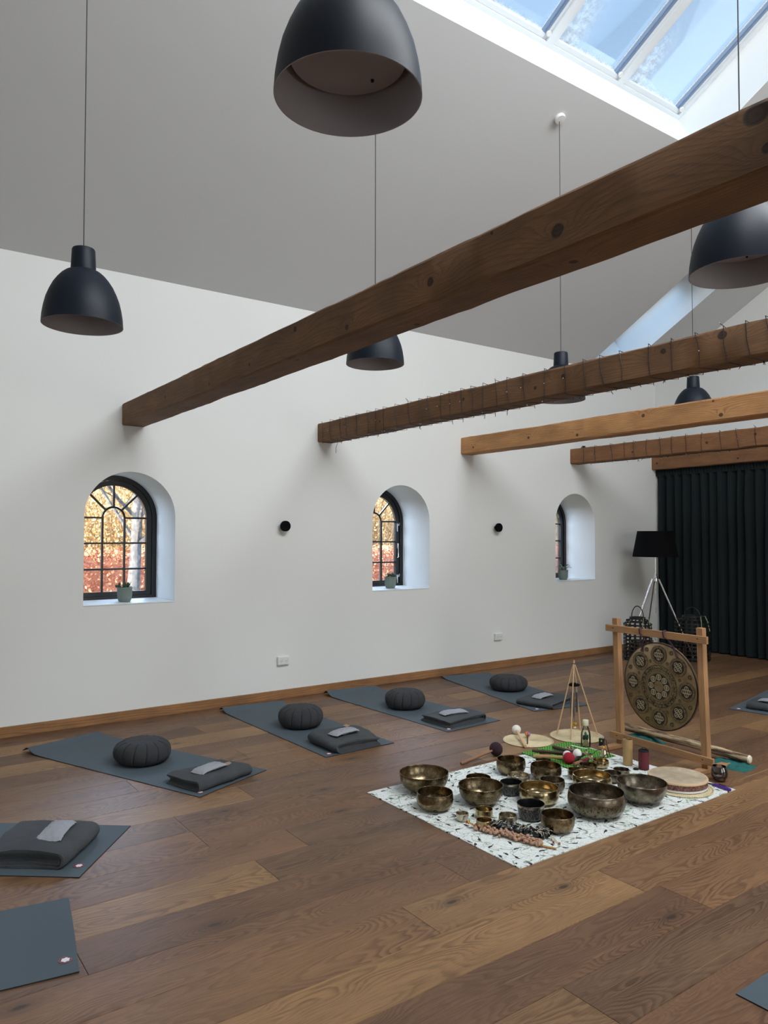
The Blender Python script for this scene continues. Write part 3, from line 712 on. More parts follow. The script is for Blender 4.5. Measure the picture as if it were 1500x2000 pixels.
b = thing('spotlight_clip', 'small black clip lying on top of the fourth beam near the window wall', 'clip', (0.16, 7.80, 2.742))
MB().box(-0.03, 0.03, -0.02, 0.02, 0, 0.008).box(-0.02, 0.02, -0.012, 0.012, 0.014, 0.024).build('body', 'black_metal', b)
MB().box(-0.005, 0.005, -0.01, 0.01, 0.008, 0.014).build('spring', 'black_metal', b)

# ------------------------------------------------------------------ pendants
DP = [(0.004, 0.293), (0.062, 0.288), (0.088, 0.277), (0.108, 0.260), (0.128, 0.236), (0.148, 0.206), (0.165, 0.170), (0.180, 0.130), (0.190, 0.088), (0.197, 0.044), (0.200, 0.0)]
def pendant(x, y, z, label, proto=[None]):
    ztop = zc(x) if x < XR else Z0 + SL * (WID - x)
    root = thing('pendant_lamp', label, 'lamp', (x, y, z), 0, 'black dome pendant lamps')
    if proto[0] is None:
        ps = []
        ps.append(MB().lathe(DP, 72, cap0=False, cap1=False).build('lamp_shade', 'black_metal', root, smooth=50))
        ps.append(MB().lathe([(max(0.003, r - 0.003), z_ - 0.003 if k < 10 else 0.0) for k, (r, z_) in enumerate(DP)] + [(0.2, 0.0)], 72, cap0=False, cap1=False).build('shade_lining', 'lamp_inner', root, smooth=50))
        d = MB().lathe([(0.0005, 0.10), (0.152, 0.10)], 64, cap0=False, cap1=False).lathe([(0.152, 0.10), (0.156, 0.100)], 64, cap0=False, cap1=False)
        ps.append(d.build('diffuser', 'lamp_inner', root, smooth=50))
        ps.append(MB().lathe([(0.005, 0.004), (0.004, -0.004)], 12, Matrix.Translation((-0.03, 0.10, 0.098))).build('knob', 'black_metal', root, smooth=40))
        ps.append(MB().lathe([(0.063, 0.284), (0.0625, 0.292), (0.0575, 0.395), (0.054, 0.402), (0.045, 0.406), (0.003, 0.407)], 48, cap1=False).build('socket_housing', 'black_metal', root, smooth=35))
        proto[0] = ps
    else:
        for q in proto[0]:
            c = q.copy(); COL.objects.link(c); c.parent = root
    MB().tube([(0, 0, 0.405), (0, 0, ztop - z)], 0.0028, 6).build('cord', 'black_wire', root, smooth=60)
    rs = MB().lathe([(0.048, 0.0), (0.048, -0.018), (0.042, -0.026), (0.002, -0.028)], 32, cap1=False)
    r_ = rs.build('ceiling_rose', 'white_plastic', root, (0, 0, ztop - z), smooth=40)
    r_.rotation_euler = (0, -th if x < XR else th, 0)
    return root
pendant(2.52, 0.97, 2.686, 'black dome pendant at the left, its whole neck visible above the dome')
pendant(4.90, 1.075, 2.78, 'largest black pendant, nearest the camera at the top, inside of shade visible')
pendant(2.37, 2.93, 2.775, 'black pendant whose neck is hidden behind the nearest beam')
pendant(2.325, 4.88, 2.742, 'black pendant crossed by the wire-wound second beam, white rose on the ceiling')
pendant(4.97, 2.93, 2.665, 'large black pendant cut off by the right edge under the nearest beam')
pendant(2.33, 6.83, 2.78, 'smallest black pendant, half hidden between the second and third beams')

# ------------------------------------------------------------------ wall fittings
def knob(y, z, label):
    r = thing('wall_spotlight', label, 'wall light', (0, y, z), 0, 'round black wall lights between the windows')
    T = Matrix.Rotation(pi / 2, 4, 'Y')
    MB().lathe([(0.02, 0), (0.02, 0.045)], 24, T).build('stem', 'black_metal', r, smooth=40)
    MB().lathe([(0.048, 0.045), (0.052, 0.048), (0.052, 0.072), (0.048, 0.076), (0.001, 0.077)], 48, T, cap1=False).build('disc', 'black_shade', r, smooth=40)
knob(3.475, 1.685, 'round black wall light between the first and second arched windows')
knob(6.36, 1.69, 'round black wall light between the second and third arched windows')
def outlet(y, z, label):
    r = thing('wall_outlet', label, 'socket', (0, y, z), 0, 'double power sockets low on the wall')
    MB().box(0, 0.03, -0.062, 0.062, -0.04, 0.04, ch=0.004).build('plate', 'white_plastic', r)
    for s in (-0.028, 0.028):
        T = Matrix.Translation((0.0301, s, 0)) @ Matrix.Rotation(pi / 2, 4, 'Y')
        c = MB().lathe([(0.0225, 0.003), (0.0205, 0.003), (0.0195, -0.0), (0.001, 0.0003)], 28, T, cap0=False, cap1=False).build('socket', 'white_plastic', r, smooth=30)
        h = MB()
        for yy, zz in ((-0.008, 0), (0.008, 0), (0, -0.012)): h.lathe([(0.003, 0.0008), (0.0001, 0.001)], 10, Matrix.Translation((0.0302, s + yy, zz)) @ Matrix.Rotation(pi / 2, 4, 'Y'))
        h.build('contact_hole', 'dark_cavity', c)
outlet(3.482, 0.370, 'white double wall socket below the first round black wall light')
outlet(6.39, 0.378, 'white double wall socket below the second round black wall light')

# ------------------------------------------------------------------ curtain
def curtain(xa, xb, label):
    root = thing('curtain', label, 'curtain', (xa, YF, 0), 0, None)
    rnd = random.Random(3); w = xb - xa; nf = int(w / 0.128); NU = nf * 14; zs = [0.018, 0.3, 0.8, 1.4, 2.0, 2.3, 2.42, 2.465]
    ph = [rnd.uniform(-0.25, 0.25) for _ in range(nf + 2)]; am = [rnd.uniform(0.75, 1.25) for _ in range(nf + 2)]
    def fn(u, v):
        z = zs[int(round(v * (len(zs) - 1)))]; t = u * nf; i = min(nf - 1, int(t)); f = t - i
        a = 0.036 * (am[i] * (1 - f) + am[i + 1] * f) * (0.55 if z > 2.44 else (0.8 if z > 2.35 else 1.0))
        fold = cos(2 * pi * (f + (ph[i] * (1 - f) + ph[i + 1] * f) * (0.4 + 0.6 * (1 - z / 2.6))))
        fold = math.copysign(abs(fold) ** 0.6, fold)
        sw = 0.012 * noise.noise(Vector((t * 0.6, z * 1.3, 4)))
        return (u * w + sw, a * fold + sw, z)
    MB().grid(NU, len(zs) - 1, fn).build('drape', 'curtain', root, smooth=60)
    def fn2(u, v):
        t = u * nf * 3.0; z = 2.46 + 0.088 * v
        return (u * w, -0.018 + 0.010 * sin(2 * pi * t) + 0.006 * noise.noise(Vector((t * 1.7, v * 2, 1))), z)
    MB().grid(NU, 5, fn2).build('heading_tape', 'curtain', root, smooth=60)
    tr = MB().box(0, w, -0.01, 0.01, 2.534, 2.551).build('track', 'black_metal', root)
curtain(0.015, 4.85, 'floor-length dark charcoal pleated curtain hanging under the farthest beam')

# ------------------------------------------------------------------ floor lamp, lanterns
fl = thing('floor_lamp', 'black-shaded floor lamp on a chrome tripod in the corner by the curtain', 'lamp', (0.58, 8.72, 0))
SH = MB().lathe([(0.290, 1.315), (0.226, 1.655)], 56, cap0=False, cap1=False).lathe([(0.286, 1.316), (0.223, 1.654)], 56, cap0=False, cap1=False).build('lamp_shade', 'black_shade', fl, smooth=40)
MB().tube([(0.224 * cos(a), 0.224 * sin(a), 1.63) for a in [2 * pi * k / 40 for k in range(40)]], 0.003, 6, closed=True).tube([(-0.224, 0, 1.63), (0.224, 0, 1.63)], 0.003, 6).build('shade_ring', 'chrome', SH)
MB().lathe([(0.013, 1.03), (0.013, 1.34), (0.02, 1.345), (0.02, 1.42), (0.003, 1.43)], 20).build('pole', 'chrome', fl, smooth=40)
MB().lathe([(0.03, 0.985), (0.04, 0.99), (0.04, 1.03), (0.028, 1.035), (0.018, 1.09), (0.013, 1.09)], 28).build('hub', 'chrome', fl, smooth=40)
for a in (-1.95, 0.45, 2.5):
    dx, dy = cos(a), sin(a)
    MB().tube([(dx * 0.045, dy * 0.045, 1.02), (dx * 0.26, dy * 0.26, 0.5), (dx * 0.46, dy * 0.46, 0.012)], [0.0125, 0.011, 0.009], 10).build('leg', 'chrome', fl, smooth=60)
MB().tube([(0, 0, 0.99), (0, 0, 0.55)], 0.008, 8).build('centre_rod', 'chrome', fl, smooth=60)

def lantern(x, y, R, H, hh, label, nslat=16, nring=11):
    r = thing('bamboo_lantern', label, 'lantern', (x, y, 0), 0, 'black bamboo lanterns by the floor lamp')
    prof = lambda t: R * (1 - 0.45 * max(0, (t - 0.86) / 0.14) ** 2.2)
    for k in range(nslat):
        a = 2 * pi * k / nslat
        pts = []
        for q in range(9):
            t = q / 8; rr = prof(t); pts.append(Vector((rr * cos(a), rr * sin(a), 0.012 + t * (H - 0.012))))
        m = MB(); tx = Vector((-sin(a), cos(a), 0)) * 0.0085; no = Vector((cos(a), sin(a), 0)) * 0.002
        vs = []
        for p in pts: vs += [p - tx - no, p + tx - no, p + tx + no, p - tx + no]
        fs = [(4 * i + j, 4 * i + (j + 1) % 4, 4 * i + 4 + (j + 1) % 4, 4 * i + 4 + j) for i in range(8) for j in range(4)]
        m.add(vs, fs).build('slat', 'black_bamboo', r)
    for k in range(nring):
        t = (k + 0.5) / nring; rr = prof(t) + 0.003; z = 0.012 + t * (H - 0.012); N = 36
        m = MB(); m.lathe([(rr, z - 0.007), (rr + 0.003, z - 0.007), (rr + 0.003, z + 0.007), (rr, z + 0.007)], N, close=True).build('hoop', 'black_bamboo', r)
    MB().lathe([(R * 0.98, 0.0), (R * 1.0, 0.014), (0.001, 0.014)], 32, cap1=False).build('base', 'black_bamboo', r)
    rt_ = prof(1.0)
    MB().lathe([(rt_ * 1.05, H - 0.006), (rt_ * 1.05, H + 0.02), (rt_ * 0.85, H + 0.02), (rt_ * 0.85, H - 0.006)], 32, close=True).build('neck', 'black_bamboo', r, smooth=40)
    MB().tube([(rt_ * cos(a) * 0.95, 0, H + 0.01 + hh * sin(a)) for a in [pi * k / 16 for k in range(17)]], 0.006, 8).build('handle', 'black_bamboo', r, smooth=60)
    MB().lathe([(R * 0.5, 0.014), (R * 0.5, 0.25), (R * 0.001, 0.25)], 24, cap1=False).build('candle_glass', 'smoke_glass', r, smooth=40)
    rb = MB()
    for s in (-1, 1):
        pts = [Vector((rt_ * 0.9 + 0.005, 0.01 * s, H + 0.01)), Vector((rt_ + 0.05, -0.03 + 0.05 * s, H + 0.02)), Vector((R * 0.95, -0.05 + 0.07 * s, H - 0.05)), Vector((R + 0.012, -0.06 + 0.09 * s, H - 0.17))]
        vs = []
        for p in pts: vs += [p + Vector((0, -0.010, 0)), p + Vector((0, 0.010, 0.003))]
        rb.add(vs, [(2 * i, 2 * i + 1, 2 * i + 3, 2 * i + 2) for i in range(3)])
    rb.build('ribbon', 'sage', r)
    return r
lantern(0.60, 8.30, 0.172, 0.525, 0.15, 'round black bamboo-strip lantern with a hoop handle, left one, in front of the white wall')
lantern(1.02, 8.86, 0.21, 0.55, 0.11, 'wider black bamboo lantern with a green ribbon, right one, in front of the dark curtain', 18, 11)

# ------------------------------------------------------------------ pots on the sills
def pot(x, y, kind, label):
    r = thing('potted_plant', label, 'plant', (x, y, SILL + 0.006), 0, 'small ribbed pots on the window sills')
    n = 60; prof = [(0.042, 0.0), (0.050, 0.004), (0.060, 0.03), (0.0635, 0.06), (0.0645, 0.112), (0.067, 0.118), (0.067, 0.128), (0.061, 0.128), (0.060, 0.1)]
    vs = []; fs = []
    for k, (rr, z) in enumerate(prof):
        for i in range(n):
            a = 2 * pi * i / n; q = rr - (0.0016 if (i % 2 and 1 <= k <= 4) else 0); vs.append((q * cos(a), q * sin(a), z))
    for k in range(len(prof) - 1):
        for i in range(n): j = (i + 1) % n; fs.append((k * n + i, k * n + j, k * n + n + j, k * n + n + i))
    fs.append(tuple(range(n - 1, -1, -1)))
    MB().add(vs, fs).build('pot', 'pot', r)
    MB().lathe([(0.061, 0.112), (0.001, 0.116)], 24, cap0=False, cap1=False).build('soil', 'soil', r)
    rnd = random.Random(kind * 5 + 1); cnt = 3 if kind == 0 else 1
    if kind in (0, 1):
        for c in range(4):
            m = MB(); bx, by = rnd.uniform(-0.038, 0.038), rnd.uniform(-0.042, 0.042)
            for _ in range(16):
                a = rnd.uniform(0, 2 * pi); el = rnd.uniform(0.2, 1.5); L = rnd.uniform(0.035, 0.06)
                d = Vector((cos(a) * cos(el), sin(a) * cos(el), sin(el)))
                m.tube([Vector((bx, by, 0.11)), Vector((bx, by, 0.12)) + d * L * 0.5, Vector((bx, by, 0.122)) + d * L], [0.004, 0.0058, 0.0008], 6)
            m.build('succulent_rosette', 'succulent', r, smooth=60)
    else:
        for c in range(9):
            a = c * 2.4 + 0.4; L = rnd.uniform(0.08, 0.12); w = 0.013; m = MB(); vs = []
            for q in range(7):
                t = q / 6; rr = 0.01 + L * t; z = 0.11 + 0.085 * sin(t * 2.3) * (1.1 if c % 2 else 0.75)
                c0 = Vector((cos(a) * rr, sin(a) * rr, z)); tx = Vector((-sin(a), cos(a), 0)) * w * sin(pi * min(0.97, t * 0.9 + 0.1))
                vs += [c0 - tx, c0 + Vector((0, 0, -0.003)), c0 + tx]
            m.add(vs, [(3 * i + j, 3 * i + j + 1, 3 * i + 4 + j, 3 * i + 3 + j) for i in range(6) for j in (0, 1)]).build('leaf', 'orchid', r, smooth=60)
pot(-0.17, 2.0, 0, 'ribbed grey-green pot of small succulents on the sill of the nearest window')
pot(-0.20, 4.935, 1, 'ribbed grey-green pot of upright succulents on the middle window sill')
pot(-0.16, 7.755, 2, 'grey-green pot with curling broad leaves on the farthest window sill')

# ------------------------------------------------------------------ yoga mats
LOGO = None
def yoga_mat(corner, ax, wd, L, label, curl=0.0, lift=0.0, logo=True, logo_uv=(0.055, 0.06), side=1):
    """corner = near-end corner, ax = long axis away from the room centre, wd = unit vector along the near edge"""
    ax = Vector((*ax, 0)).normalized(); wd = Vector((*wd, 0)); wd = (wd - ax * wd.dot(ax)).normalized()
    root = thing('yoga_mat', label, 'yoga mat', (corner[0], corner[1], 0), atan2(ax.y, ax.x), 'slate grey yoga mats laid in a circle')
    loc = Matrix.Rotation(-atan2(ax.y, ax.x), 4, 'Z'); wl = loc @ wd; sg = 1 if wl.y > 0 else -1
    Wd = 0.62; nu, nv = 72, 14; t_ = 0.0045; sd = random.random() * 50
    def zf(x, v):
        e = L - x; z = 0.0
        if curl: z += curl * math.exp(-((e - 0.055) / 0.05) ** 2) * (1.0 - 0.55 * v)
        if curl: z += 0.5 * curl * math.exp(-((e - 0.02) / 0.3) ** 2) * 0.25
        if lift: z += lift * math.exp(-(x / 0.09) ** 2) * math.exp(-((v - 0.45) / 0.3) ** 2)
        z += 0.0018 * max(0, noise.noise(Vector((x * 5, v * 1.2, sd))))
        return z
    m = MB()
    top = lambda u, v: (u * L, sg * v * Wd, zf(u * L, v) + t_)
    bot = lambda u, v: (u * L, sg * v * Wd, zf(u * L, v) + 0.0002)
    m.mat(0).grid(nu, nv, top); m.mat(1).grid(nu, nv, bot)
    a = [top(i / nu, 0) for i in range(nu + 1)] + [top(1, j / nv) for j in range(1, nv + 1)] + [top(i / nu, 1) for i in range(nu - 1, -1, -1)] + [top(0, j / nv) for j in range(nv - 1, 0, -1)]
    b = [bot(i / nu, 0) for i in range(nu + 1)] + [bot(1, j / nv) for j in range(1, nv + 1)] + [bot(i / nu, 1) for i in range(nu - 1, -1, -1)] + [bot(0, j / nv) for j in range(nv - 1, 0, -1)]
    n = len(a); m.add(a + b, [(i, (i + 1) % n, n + (i + 1) % n, n + i) for i in range(n)])
    m.build('mat_body', ['mat_rubber', 'mat_edge'], root, smooth=50)
    if logo:
        lx, ly = logo_uv; z = t_ + 0.0022 + (lift * 0.2 if lift else 0)
        T = Matrix.Translation((lx, sg * ly, z))
        lg = MB().lathe([(0.0235, 0), (0.0235, 0.0004), (0.0200, 0.0004), (0.0200, 0)], 36, T, close=True)
        o = lg.build('logo_ring', 'logo_red', root)
        q = MB()
        for k in range(6):
            aa = 2 * pi * k / 6 + 0.3; q.ball((0.0105 * cos(aa), 0.0105 * sin(aa), 0), 0.0062, 8, 4, 0.08, T)
        q.ball((0, 0, 0), 0.007, 10, 4, 0.06, T)
        for k in range(3):
            aa = 2 * pi * k / 3; q.box(-0.001, 0.0155, -0.0014, 0.0014, 0, 0.0005, T @ Matrix.Rotation(aa, 4, 'Z'))
        q.build('logo_emblem', 'logo_white', root)
    return root
yoga_mat((2.871, 0.905), (-0.62, -0.785), (-0.49, 0.39), 1.79, 'slate grey yoga mat at the left edge, with a blanket but no cushion in view', logo_uv=(0.055, 0.115))
yoga_mat((2.176, 1.768), (-1.649, -0.70), (-0.212, 0.586), 1.79, 'slate yoga mat left of centre below the nearest window', curl=0.036)
yoga_mat((1.922, 2.819), (-1, -0.03), (0, 1), 1.78, 'slate yoga mat below the first round wall light', curl=0.034)
yoga_mat((1.901, 3.985), (-1, -0.055), (-0.02, 0.6), 1.80, 'slate yoga mat below the middle window, its far corner curling up', curl=0.042)
yoga_mat((1.815, 5.085), (-0.97, 0.19), (0.15, 0.6), 1.78, 'slate yoga mat farthest along the window wall, behind the chime tripod', curl=0.02, logo_uv=(0.06, 0.07))
yoga_mat((2.05, 6.22), (-0.60, 0.80), (0.80, 0.60), 1.78, 'slate yoga mat lying behind the gong, glimpsed either side of it', logo=False)
yoga_mat((2.776, 6.622), (-0.19, 0.98), (0.98, 0.19), 1.78, 'slate yoga mat at the right edge behind the gong stand', logo_uv=(0.055, 0.07))
yoga_mat((5.126, 2.544), (1, 0.0), (0, 1), 1.78, 'corner of a slate yoga mat at the bottom right of the floor', logo=False)
yoga_mat((3.662, 0.716), (-0.165, -0.986), (-0.62, 0.103), 1.60, 'empty slate yoga mat at the bottom left, nearest the camera', lift=0.014, logo_uv=(0.042, 0.095))

# ------------------------------------------------------------------ zafus
def zafu(x, y, R, H, rz, label, squash=1.0):
    r = thing('meditation_cushion', label, 'cushion', (x, y, 0.0055), rz, 'round charcoal meditation cushions')
    n = 224; NP = 14; P = [(0.50, 0.0), (0.72, 0.015), (0.90, 0.13), (0.985, 0.32), (1.0, 0.48), (0.975, 0.64), (0.90, 0.79), (0.78, 0.89), (0.66, 0.94), (0.60, 0.955), (0.55, 0.96), (0.35, 0.985), (0.001, 1.0)]
    vs = []; fs = []
    for k, (rr, z) in enumerate(P):
        for i in range(n):
            a = 2 * pi * i / n; t = (a / (2 * pi) * NP) % 1.0
            d = min(t, 1 - t); g = 0.035 * math.exp(-(d / 0.045) ** 2) if 1 <= k <= 8 else 0
            puff = 0.018 * sin(pi * t) if 2 <= k <= 8 else 0
            skew = (1.5 * k / 12) * 2 * pi / NP * 0.25
            wob = 0.02 * noise.noise(Vector((cos(a) * 1.5, sin(a) * 1.5, z * 2 + x)))
            q = R * (rr - g * (0.4 + 0.6 * sin(pi * min(1, k / 9))) + puff + wob)
            vs.append((q * cos(a + skew), q * sin(a + skew) * squash, H * (z + wob * 0.6)))
    for k in range(len(P) - 1):
        for i in range(n): j = (i + 1) % n; fs.append((k * n + i, k * n + j, k * n + n + j, k * n + n + i))
    fs.append(tuple(range(n - 1, -1, -1)))
    MB().add(vs, fs).build('cushion_body', 'zafu', r, smooth=70)
    for i in range(NP):
        a0 = 2 * pi * i / NP; pts = []
        for k in range(2, 10):
            rr, z = P[k]; sk = (1.5 * k / 12) * 2 * pi / NP * 0.25; aa = a0 + sk
            wob = 0.02 * noise.noise(Vector((cos(a0) * 1.5, sin(a0) * 1.5, z * 2 + x)))
            q = R * (rr - 0.035 * (0.4 + 0.6 * sin(pi * min(1, k / 9))) + wob) + (0.0012 if k < 9 else 0.001)
            if k == 9: q = R * (rr + wob)
            pts.append((q * cos(aa), q * sin(aa) * squash, H * (z + wob * 0.6) + (0.0008 if k > 5 else 0)))
        MB().tube(pts, 0.0022, 5).build('pleat_seam', 'seam', r)
zafu(1.254, 1.715, 0.200, 0.155, 0.2, 'round charcoal cushion on the yoga mat below the nearest window', 0.96)
zafu(1.045, 3.101, 0.184, 0.172, 0.8, 'tall round charcoal cushion on the mat below the first wall light')
zafu(1.009, 4.223, 0.186, 0.165, 1.4, 'round charcoal cushion on the mat below the middle window')
zafu(0.991, 5.579, 0.192, 0.145, 0.5, 'round charcoal cushion on the mat farthest along the window wall')

# ------------------------------------------------------------------ blankets and eye pillows
def blanket(cx, cy, rz, w, d, H, label, layers=3, seed=1, tagpos=None, z0=0.0062):
    """folded with the round fold along local -y; w along x, d along y"""
    r = thing('folded_blanket', label, 'blanket', (cx, cy, z0), rz, 'folded charcoal wool blankets')
    m = MB(); N = 26; t = H / (2 * layers) * 0.93
    for L in range(layers):
        ro = H / 2 - L * (H / (2 * layers)); ri = max(ro - t, 0.001); zc_ = H / 2
        sh = 0.010 * L + 0.012 * noise.noise(Vector((L * 3.3, seed, 1)))
        outer = []; inner = []; yb = d / 2 - sh * 0.6; yf = -d / 2 + H / 2 + L * 0.004
        K = 10
        for k in range(5): outer.append((yb + (yf - yb) * k / 5, zc_ - ro)); inner.append((yb + (yf - yb) * k / 5, zc_ - ri))
        for k in range(K + 1):
            a = -pi / 2 - pi * k / K; outer.append((yf + ro * cos(a), zc_ + ro * sin(a))); inner.append((yf + ri * cos(a), zc_ + ri * sin(a)))
        for k in range(1, 6): outer.append((yf + (yb - yf) * k / 5, zc_ + ro)); inner.append((yf + (yb - yf) * k / 5, zc_ + ri))
        loop = outer + inner[::-1]; n = len(loop); vs = []; fs = []
        ex = 0.010 * noise.noise(Vector((L * 2.1, seed * 3, 7)))
        for i in range(N + 1):
            u = i / N; X = (u - 0.5) * (w - 0.016 * L + ex); sq = 1 - 0.10 * (2 * abs(u - 0.5)) ** 6
            for (yy, zz) in loop:
                nz = noise.noise(Vector((X * 6, yy * 6, seed * 7.7))) ; n2 = noise.noise(Vector((X * 17, yy * 17, zz * 20 + seed * 3)))
                hz = (zz / H) ** 1.2
                e_ = abs(2 * u - 1); rc = (1 - 0.07 * e_ ** 10) ; wv = noise.noise(Vector((X * 3.2, yy * 3.2, seed * 1.7 + 4)))
                zz2 = zz * sq * (1 + 0.16 * nz * hz + 0.20 * wv * hz) + (0.0035 * n2 if zz > 0.004 else 0) - 0.10 * H * hz * (max(0, (yy + d / 2) / d) ** 2)
                vs.append((X * (1 - 0.02 * hz) + 0.010 * n2 * (1 if e_ > 0.9 else 0.3) + 0.012 * nz, yy * rc + 0.012 * nz * hz + 0.005 * n2 + 0.014 * wv * hz, max(0.0, zz2)))
        for i in range(N):
            for k in range(n): j = (k + 1) % n; fs.append((i * n + k, i * n + j, i * n + n + j, i * n + n + k))
        half = n // 2
        for e in (0, N):
            for k in range(half - 1): fs.append((e * n + k, e * n + k + 1, e * n + n - 2 - k, e * n + n - 1 - k))
        m.add(vs, fs)
    m.build('blanket_folds', 'blanket', r, smooth=50)
    if tagpos:
        MB().box(-0.028, 0.028, -0.016, 0.016, 0, 0.002, Matrix.Translation((tagpos[0], tagpos[1], H * 0.97 + 0.004)) @ Matrix.Rotation(0.25, 4, 'X')).build('label_patch', 'tan_tag', r)
    return r
def eye_pillow(cx, cy, z, rz, L, Wd, H, label, seed=1):
    n = 20; m = MB()
    def f(u, v, s):
        a, b = 2 * u - 1, 2 * v - 1
        h = (max(0, 1 - abs(a) ** 3.2) * max(0, 1 - abs(b) ** 2.6)) ** 0.55
        nz = noise.noise(Vector((a * 2.5, b * 1.5, seed * 3.1)))
        rag = 0.006 * noise.noise(Vector((a * 9, b * 9, seed)))
        wz = H * 0.5 + 0.004 * noise.noise(Vector((a * 5, b * 4, seed * 2.0)))
        return (a * L / 2 * (1 - 0.05 * b * b) + rag, b * Wd / 2 * (1 - 0.10 * (1 - a * a) * 0.6) + rag, wz + s * h * H * 0.5 * (1 + 0.35 * nz) - (0.5 * H * 0.6 * (abs(a) ** 4)))
    m.grid(n, n, lambda u, v: f(u, v, 1)); m.grid(n, n, lambda u, v: f(u, v, -1))
    o = m.build('eye_pillow', 'pillow', None, (cx, cy, z), (0, 0, rz), smooth=60)
    return tag(o, label, 'eye pillow', 'pale grey linen eye pillows on the blankets')

BL = [ # cx, cy, rz, w, d, H, label, layers, seed, tag, pillow(cx,cy,rz,L,W), plabel
 (1.895, 1.955, radians(109), 0.46, 0.33, 0.066, 'charcoal folded blanket on the mat below the nearest window, smooth roll towards the room', 3, 1, (0.13, -0.02), (1.914, 1.94, radians(113), 0.24, 0.115), 'pale grey eye pillow on the blanket below the nearest window'),
 (1.708, 3.11, radians(1), 0.41, 0.43, 0.085, 'charcoal folded blanket with loose edges on the mat below the first wall light', 3, 2, (-0.15, 0.12), (1.722, 3.098, radians(100), 0.245, 0.115), 'pale grey eye pillow on the blanket below the first wall light'),
 (1.648, 4.27, radians(183), 0.36, 0.47, 0.062, 'charcoal folded blanket on the mat below the middle window', 3, 3, None, (1.660, 4.255, radians(80), 0.25, 0.11), 'pale grey eye pillow on the blanket below the middle window'),
 (1.64, 5.41, radians(15), 0.37, 0.44, 0.055, 'charcoal folded blanket behind the sticks of the chime tripod', 3, 4, None, (1.625, 5.40, radians(98), 0.23, 0.11), 'pale grey eye pillow on the blanket behind the chime tripod'),
 (2.475, 0.84, radians(141.5), 0.40, 0.40, 0.085, 'large charcoal folded blanket at the left edge of the picture', 3, 5, (0.14, 0.02), (2.487, 0.885, radians(148), 0.25, 0.13), 'pale grey eye pillow on the blanket at the left edge'),
 (3.05, 6.96, radians(12), 0.44, 0.36, 0.065, 'charcoal folded blanket at the right edge of the picture', 3, 6, None, (3.04, 6.90, radians(12), 0.24, 0.11), 'pale grey eye pillow on the blanket at the right edge')]
for cx, cy, rz, w, d, H, lab, ly, sd_, tg, pl, plab in BL:
    if lab.startswith('charcoal folded blanket with') or 'middle window' in lab or 'tripod' in lab:
        # fold faces sideways: turn a quarter so the layered edges show to the room
        q = -pi / 2 if 'middle' not in lab else pi / 2
        blanket(cx, cy, rz + (radians(0)) , w, d, H, lab, ly, sd_, tg)
    else: blanket(cx, cy, rz, w, d, H, lab, ly, sd_, tg)
    eye_pillow(pl[0], pl[1], 0.0062 + H * 0.985, pl[2], pl[3], pl[4], 0.034, plab, sd_)

# ------------------------------------------------------------------ printed cloth and green cloth
CX0, CX1, CY0, CY1 = 2.700, 3.997, 2.645, 4.56
def clothz(x, y):
    e = min(x - CX0, CX1 - x, y - CY0, CY1 - y)
    w = 0.0010 * max(0, noise.noise(Vector((x * 6, y * 6, 1))))
    hem = 0.003 * math.exp(-(e / 0.02) ** 2)
    return 0.0022 + w + hem
m = MB()
CXM, CYM = (CX0 + CX1) / 2, (CY0 + CY1) / 2
def ctop(u, v):
    x = CX0 + (CX1 - CX0) * u; y = CY0 + (CY1 - CY0) * v; z = clothz(x, y)
    wob = 0.006
    x2 = x + wob * noise.noise(Vector((y * 3, 2, 0))) * (1 if u in (0, 1) else 0.5); y2 = y + wob * noise.noise(Vector((x * 3, 5, 0)))
    return (x2 - CXM, y2 - CYM, z)
m.grid(60, 84, ctop); m.grid(60, 84, lambda u, v: tuple(a if i < 2 else 0.0004 for i, a in enumerate(ctop(u, v))))
NU_, NV_ = 60, 84
a = [ctop(i / NU_, 0) for i in range(NU_ + 1)] + [ctop(1, j / NV_) for j in range(1, NV_ + 1)] + [ctop(i / NU_, 1) for i in range(NU_ - 1, -1, -1)] + [ctop(0, j / NV_) for j in range(NV_ - 1, 0, -1)]
n = len(a); m.add(a + [(p[0], p[1], 0.0004) for p in a], [(i, (i + 1) % n, n + (i + 1) % n, n + i) for i in range(n)])
o = m.build('printed_cloth', 'bird_cloth', None, (CXM, CYM, 0), smooth=50)
tag(o, 'white cotton cloth printed with black birds and vines, lying under the singing bowls', 'cloth')
gc = [(2.655, 4.03), (3.10, 4.03), (3.11, 4.535), (2.66, 4.55)]
m = MB()
def gtop(u, v, dz=0.0):
    x = (gc[0][0] * (1 - u) + gc[1][0] * u) * (1 - v) + (gc[3][0] * (1 - u) + gc[2][0] * u) * v
    y = (gc[0][1] * (1 - u) + gc[1][1] * u) * (1 - v) + (gc[3][1] * (1 - u) + gc[2][1] * u) * v
    return (x - 2.88 + 0.004 * sin(y * 14), y - 4.28 + 0.004 * sin(x * 17), 0.0072 + 0.0022 * abs(noise.noise(Vector((x * 12, y * 12, 2)))) + dz)
m.grid(30, 30, gtop); m.grid(30, 30, lambda u, v: gtop(u, v, -0.0012))
o = m.build('green_cloth', 'green_cloth', None, (2.88, 4.28, 0), smooth=50)
tag(o, 'bright green zigzag-patterned cloth under the mallets behind the bowls', 'cloth')

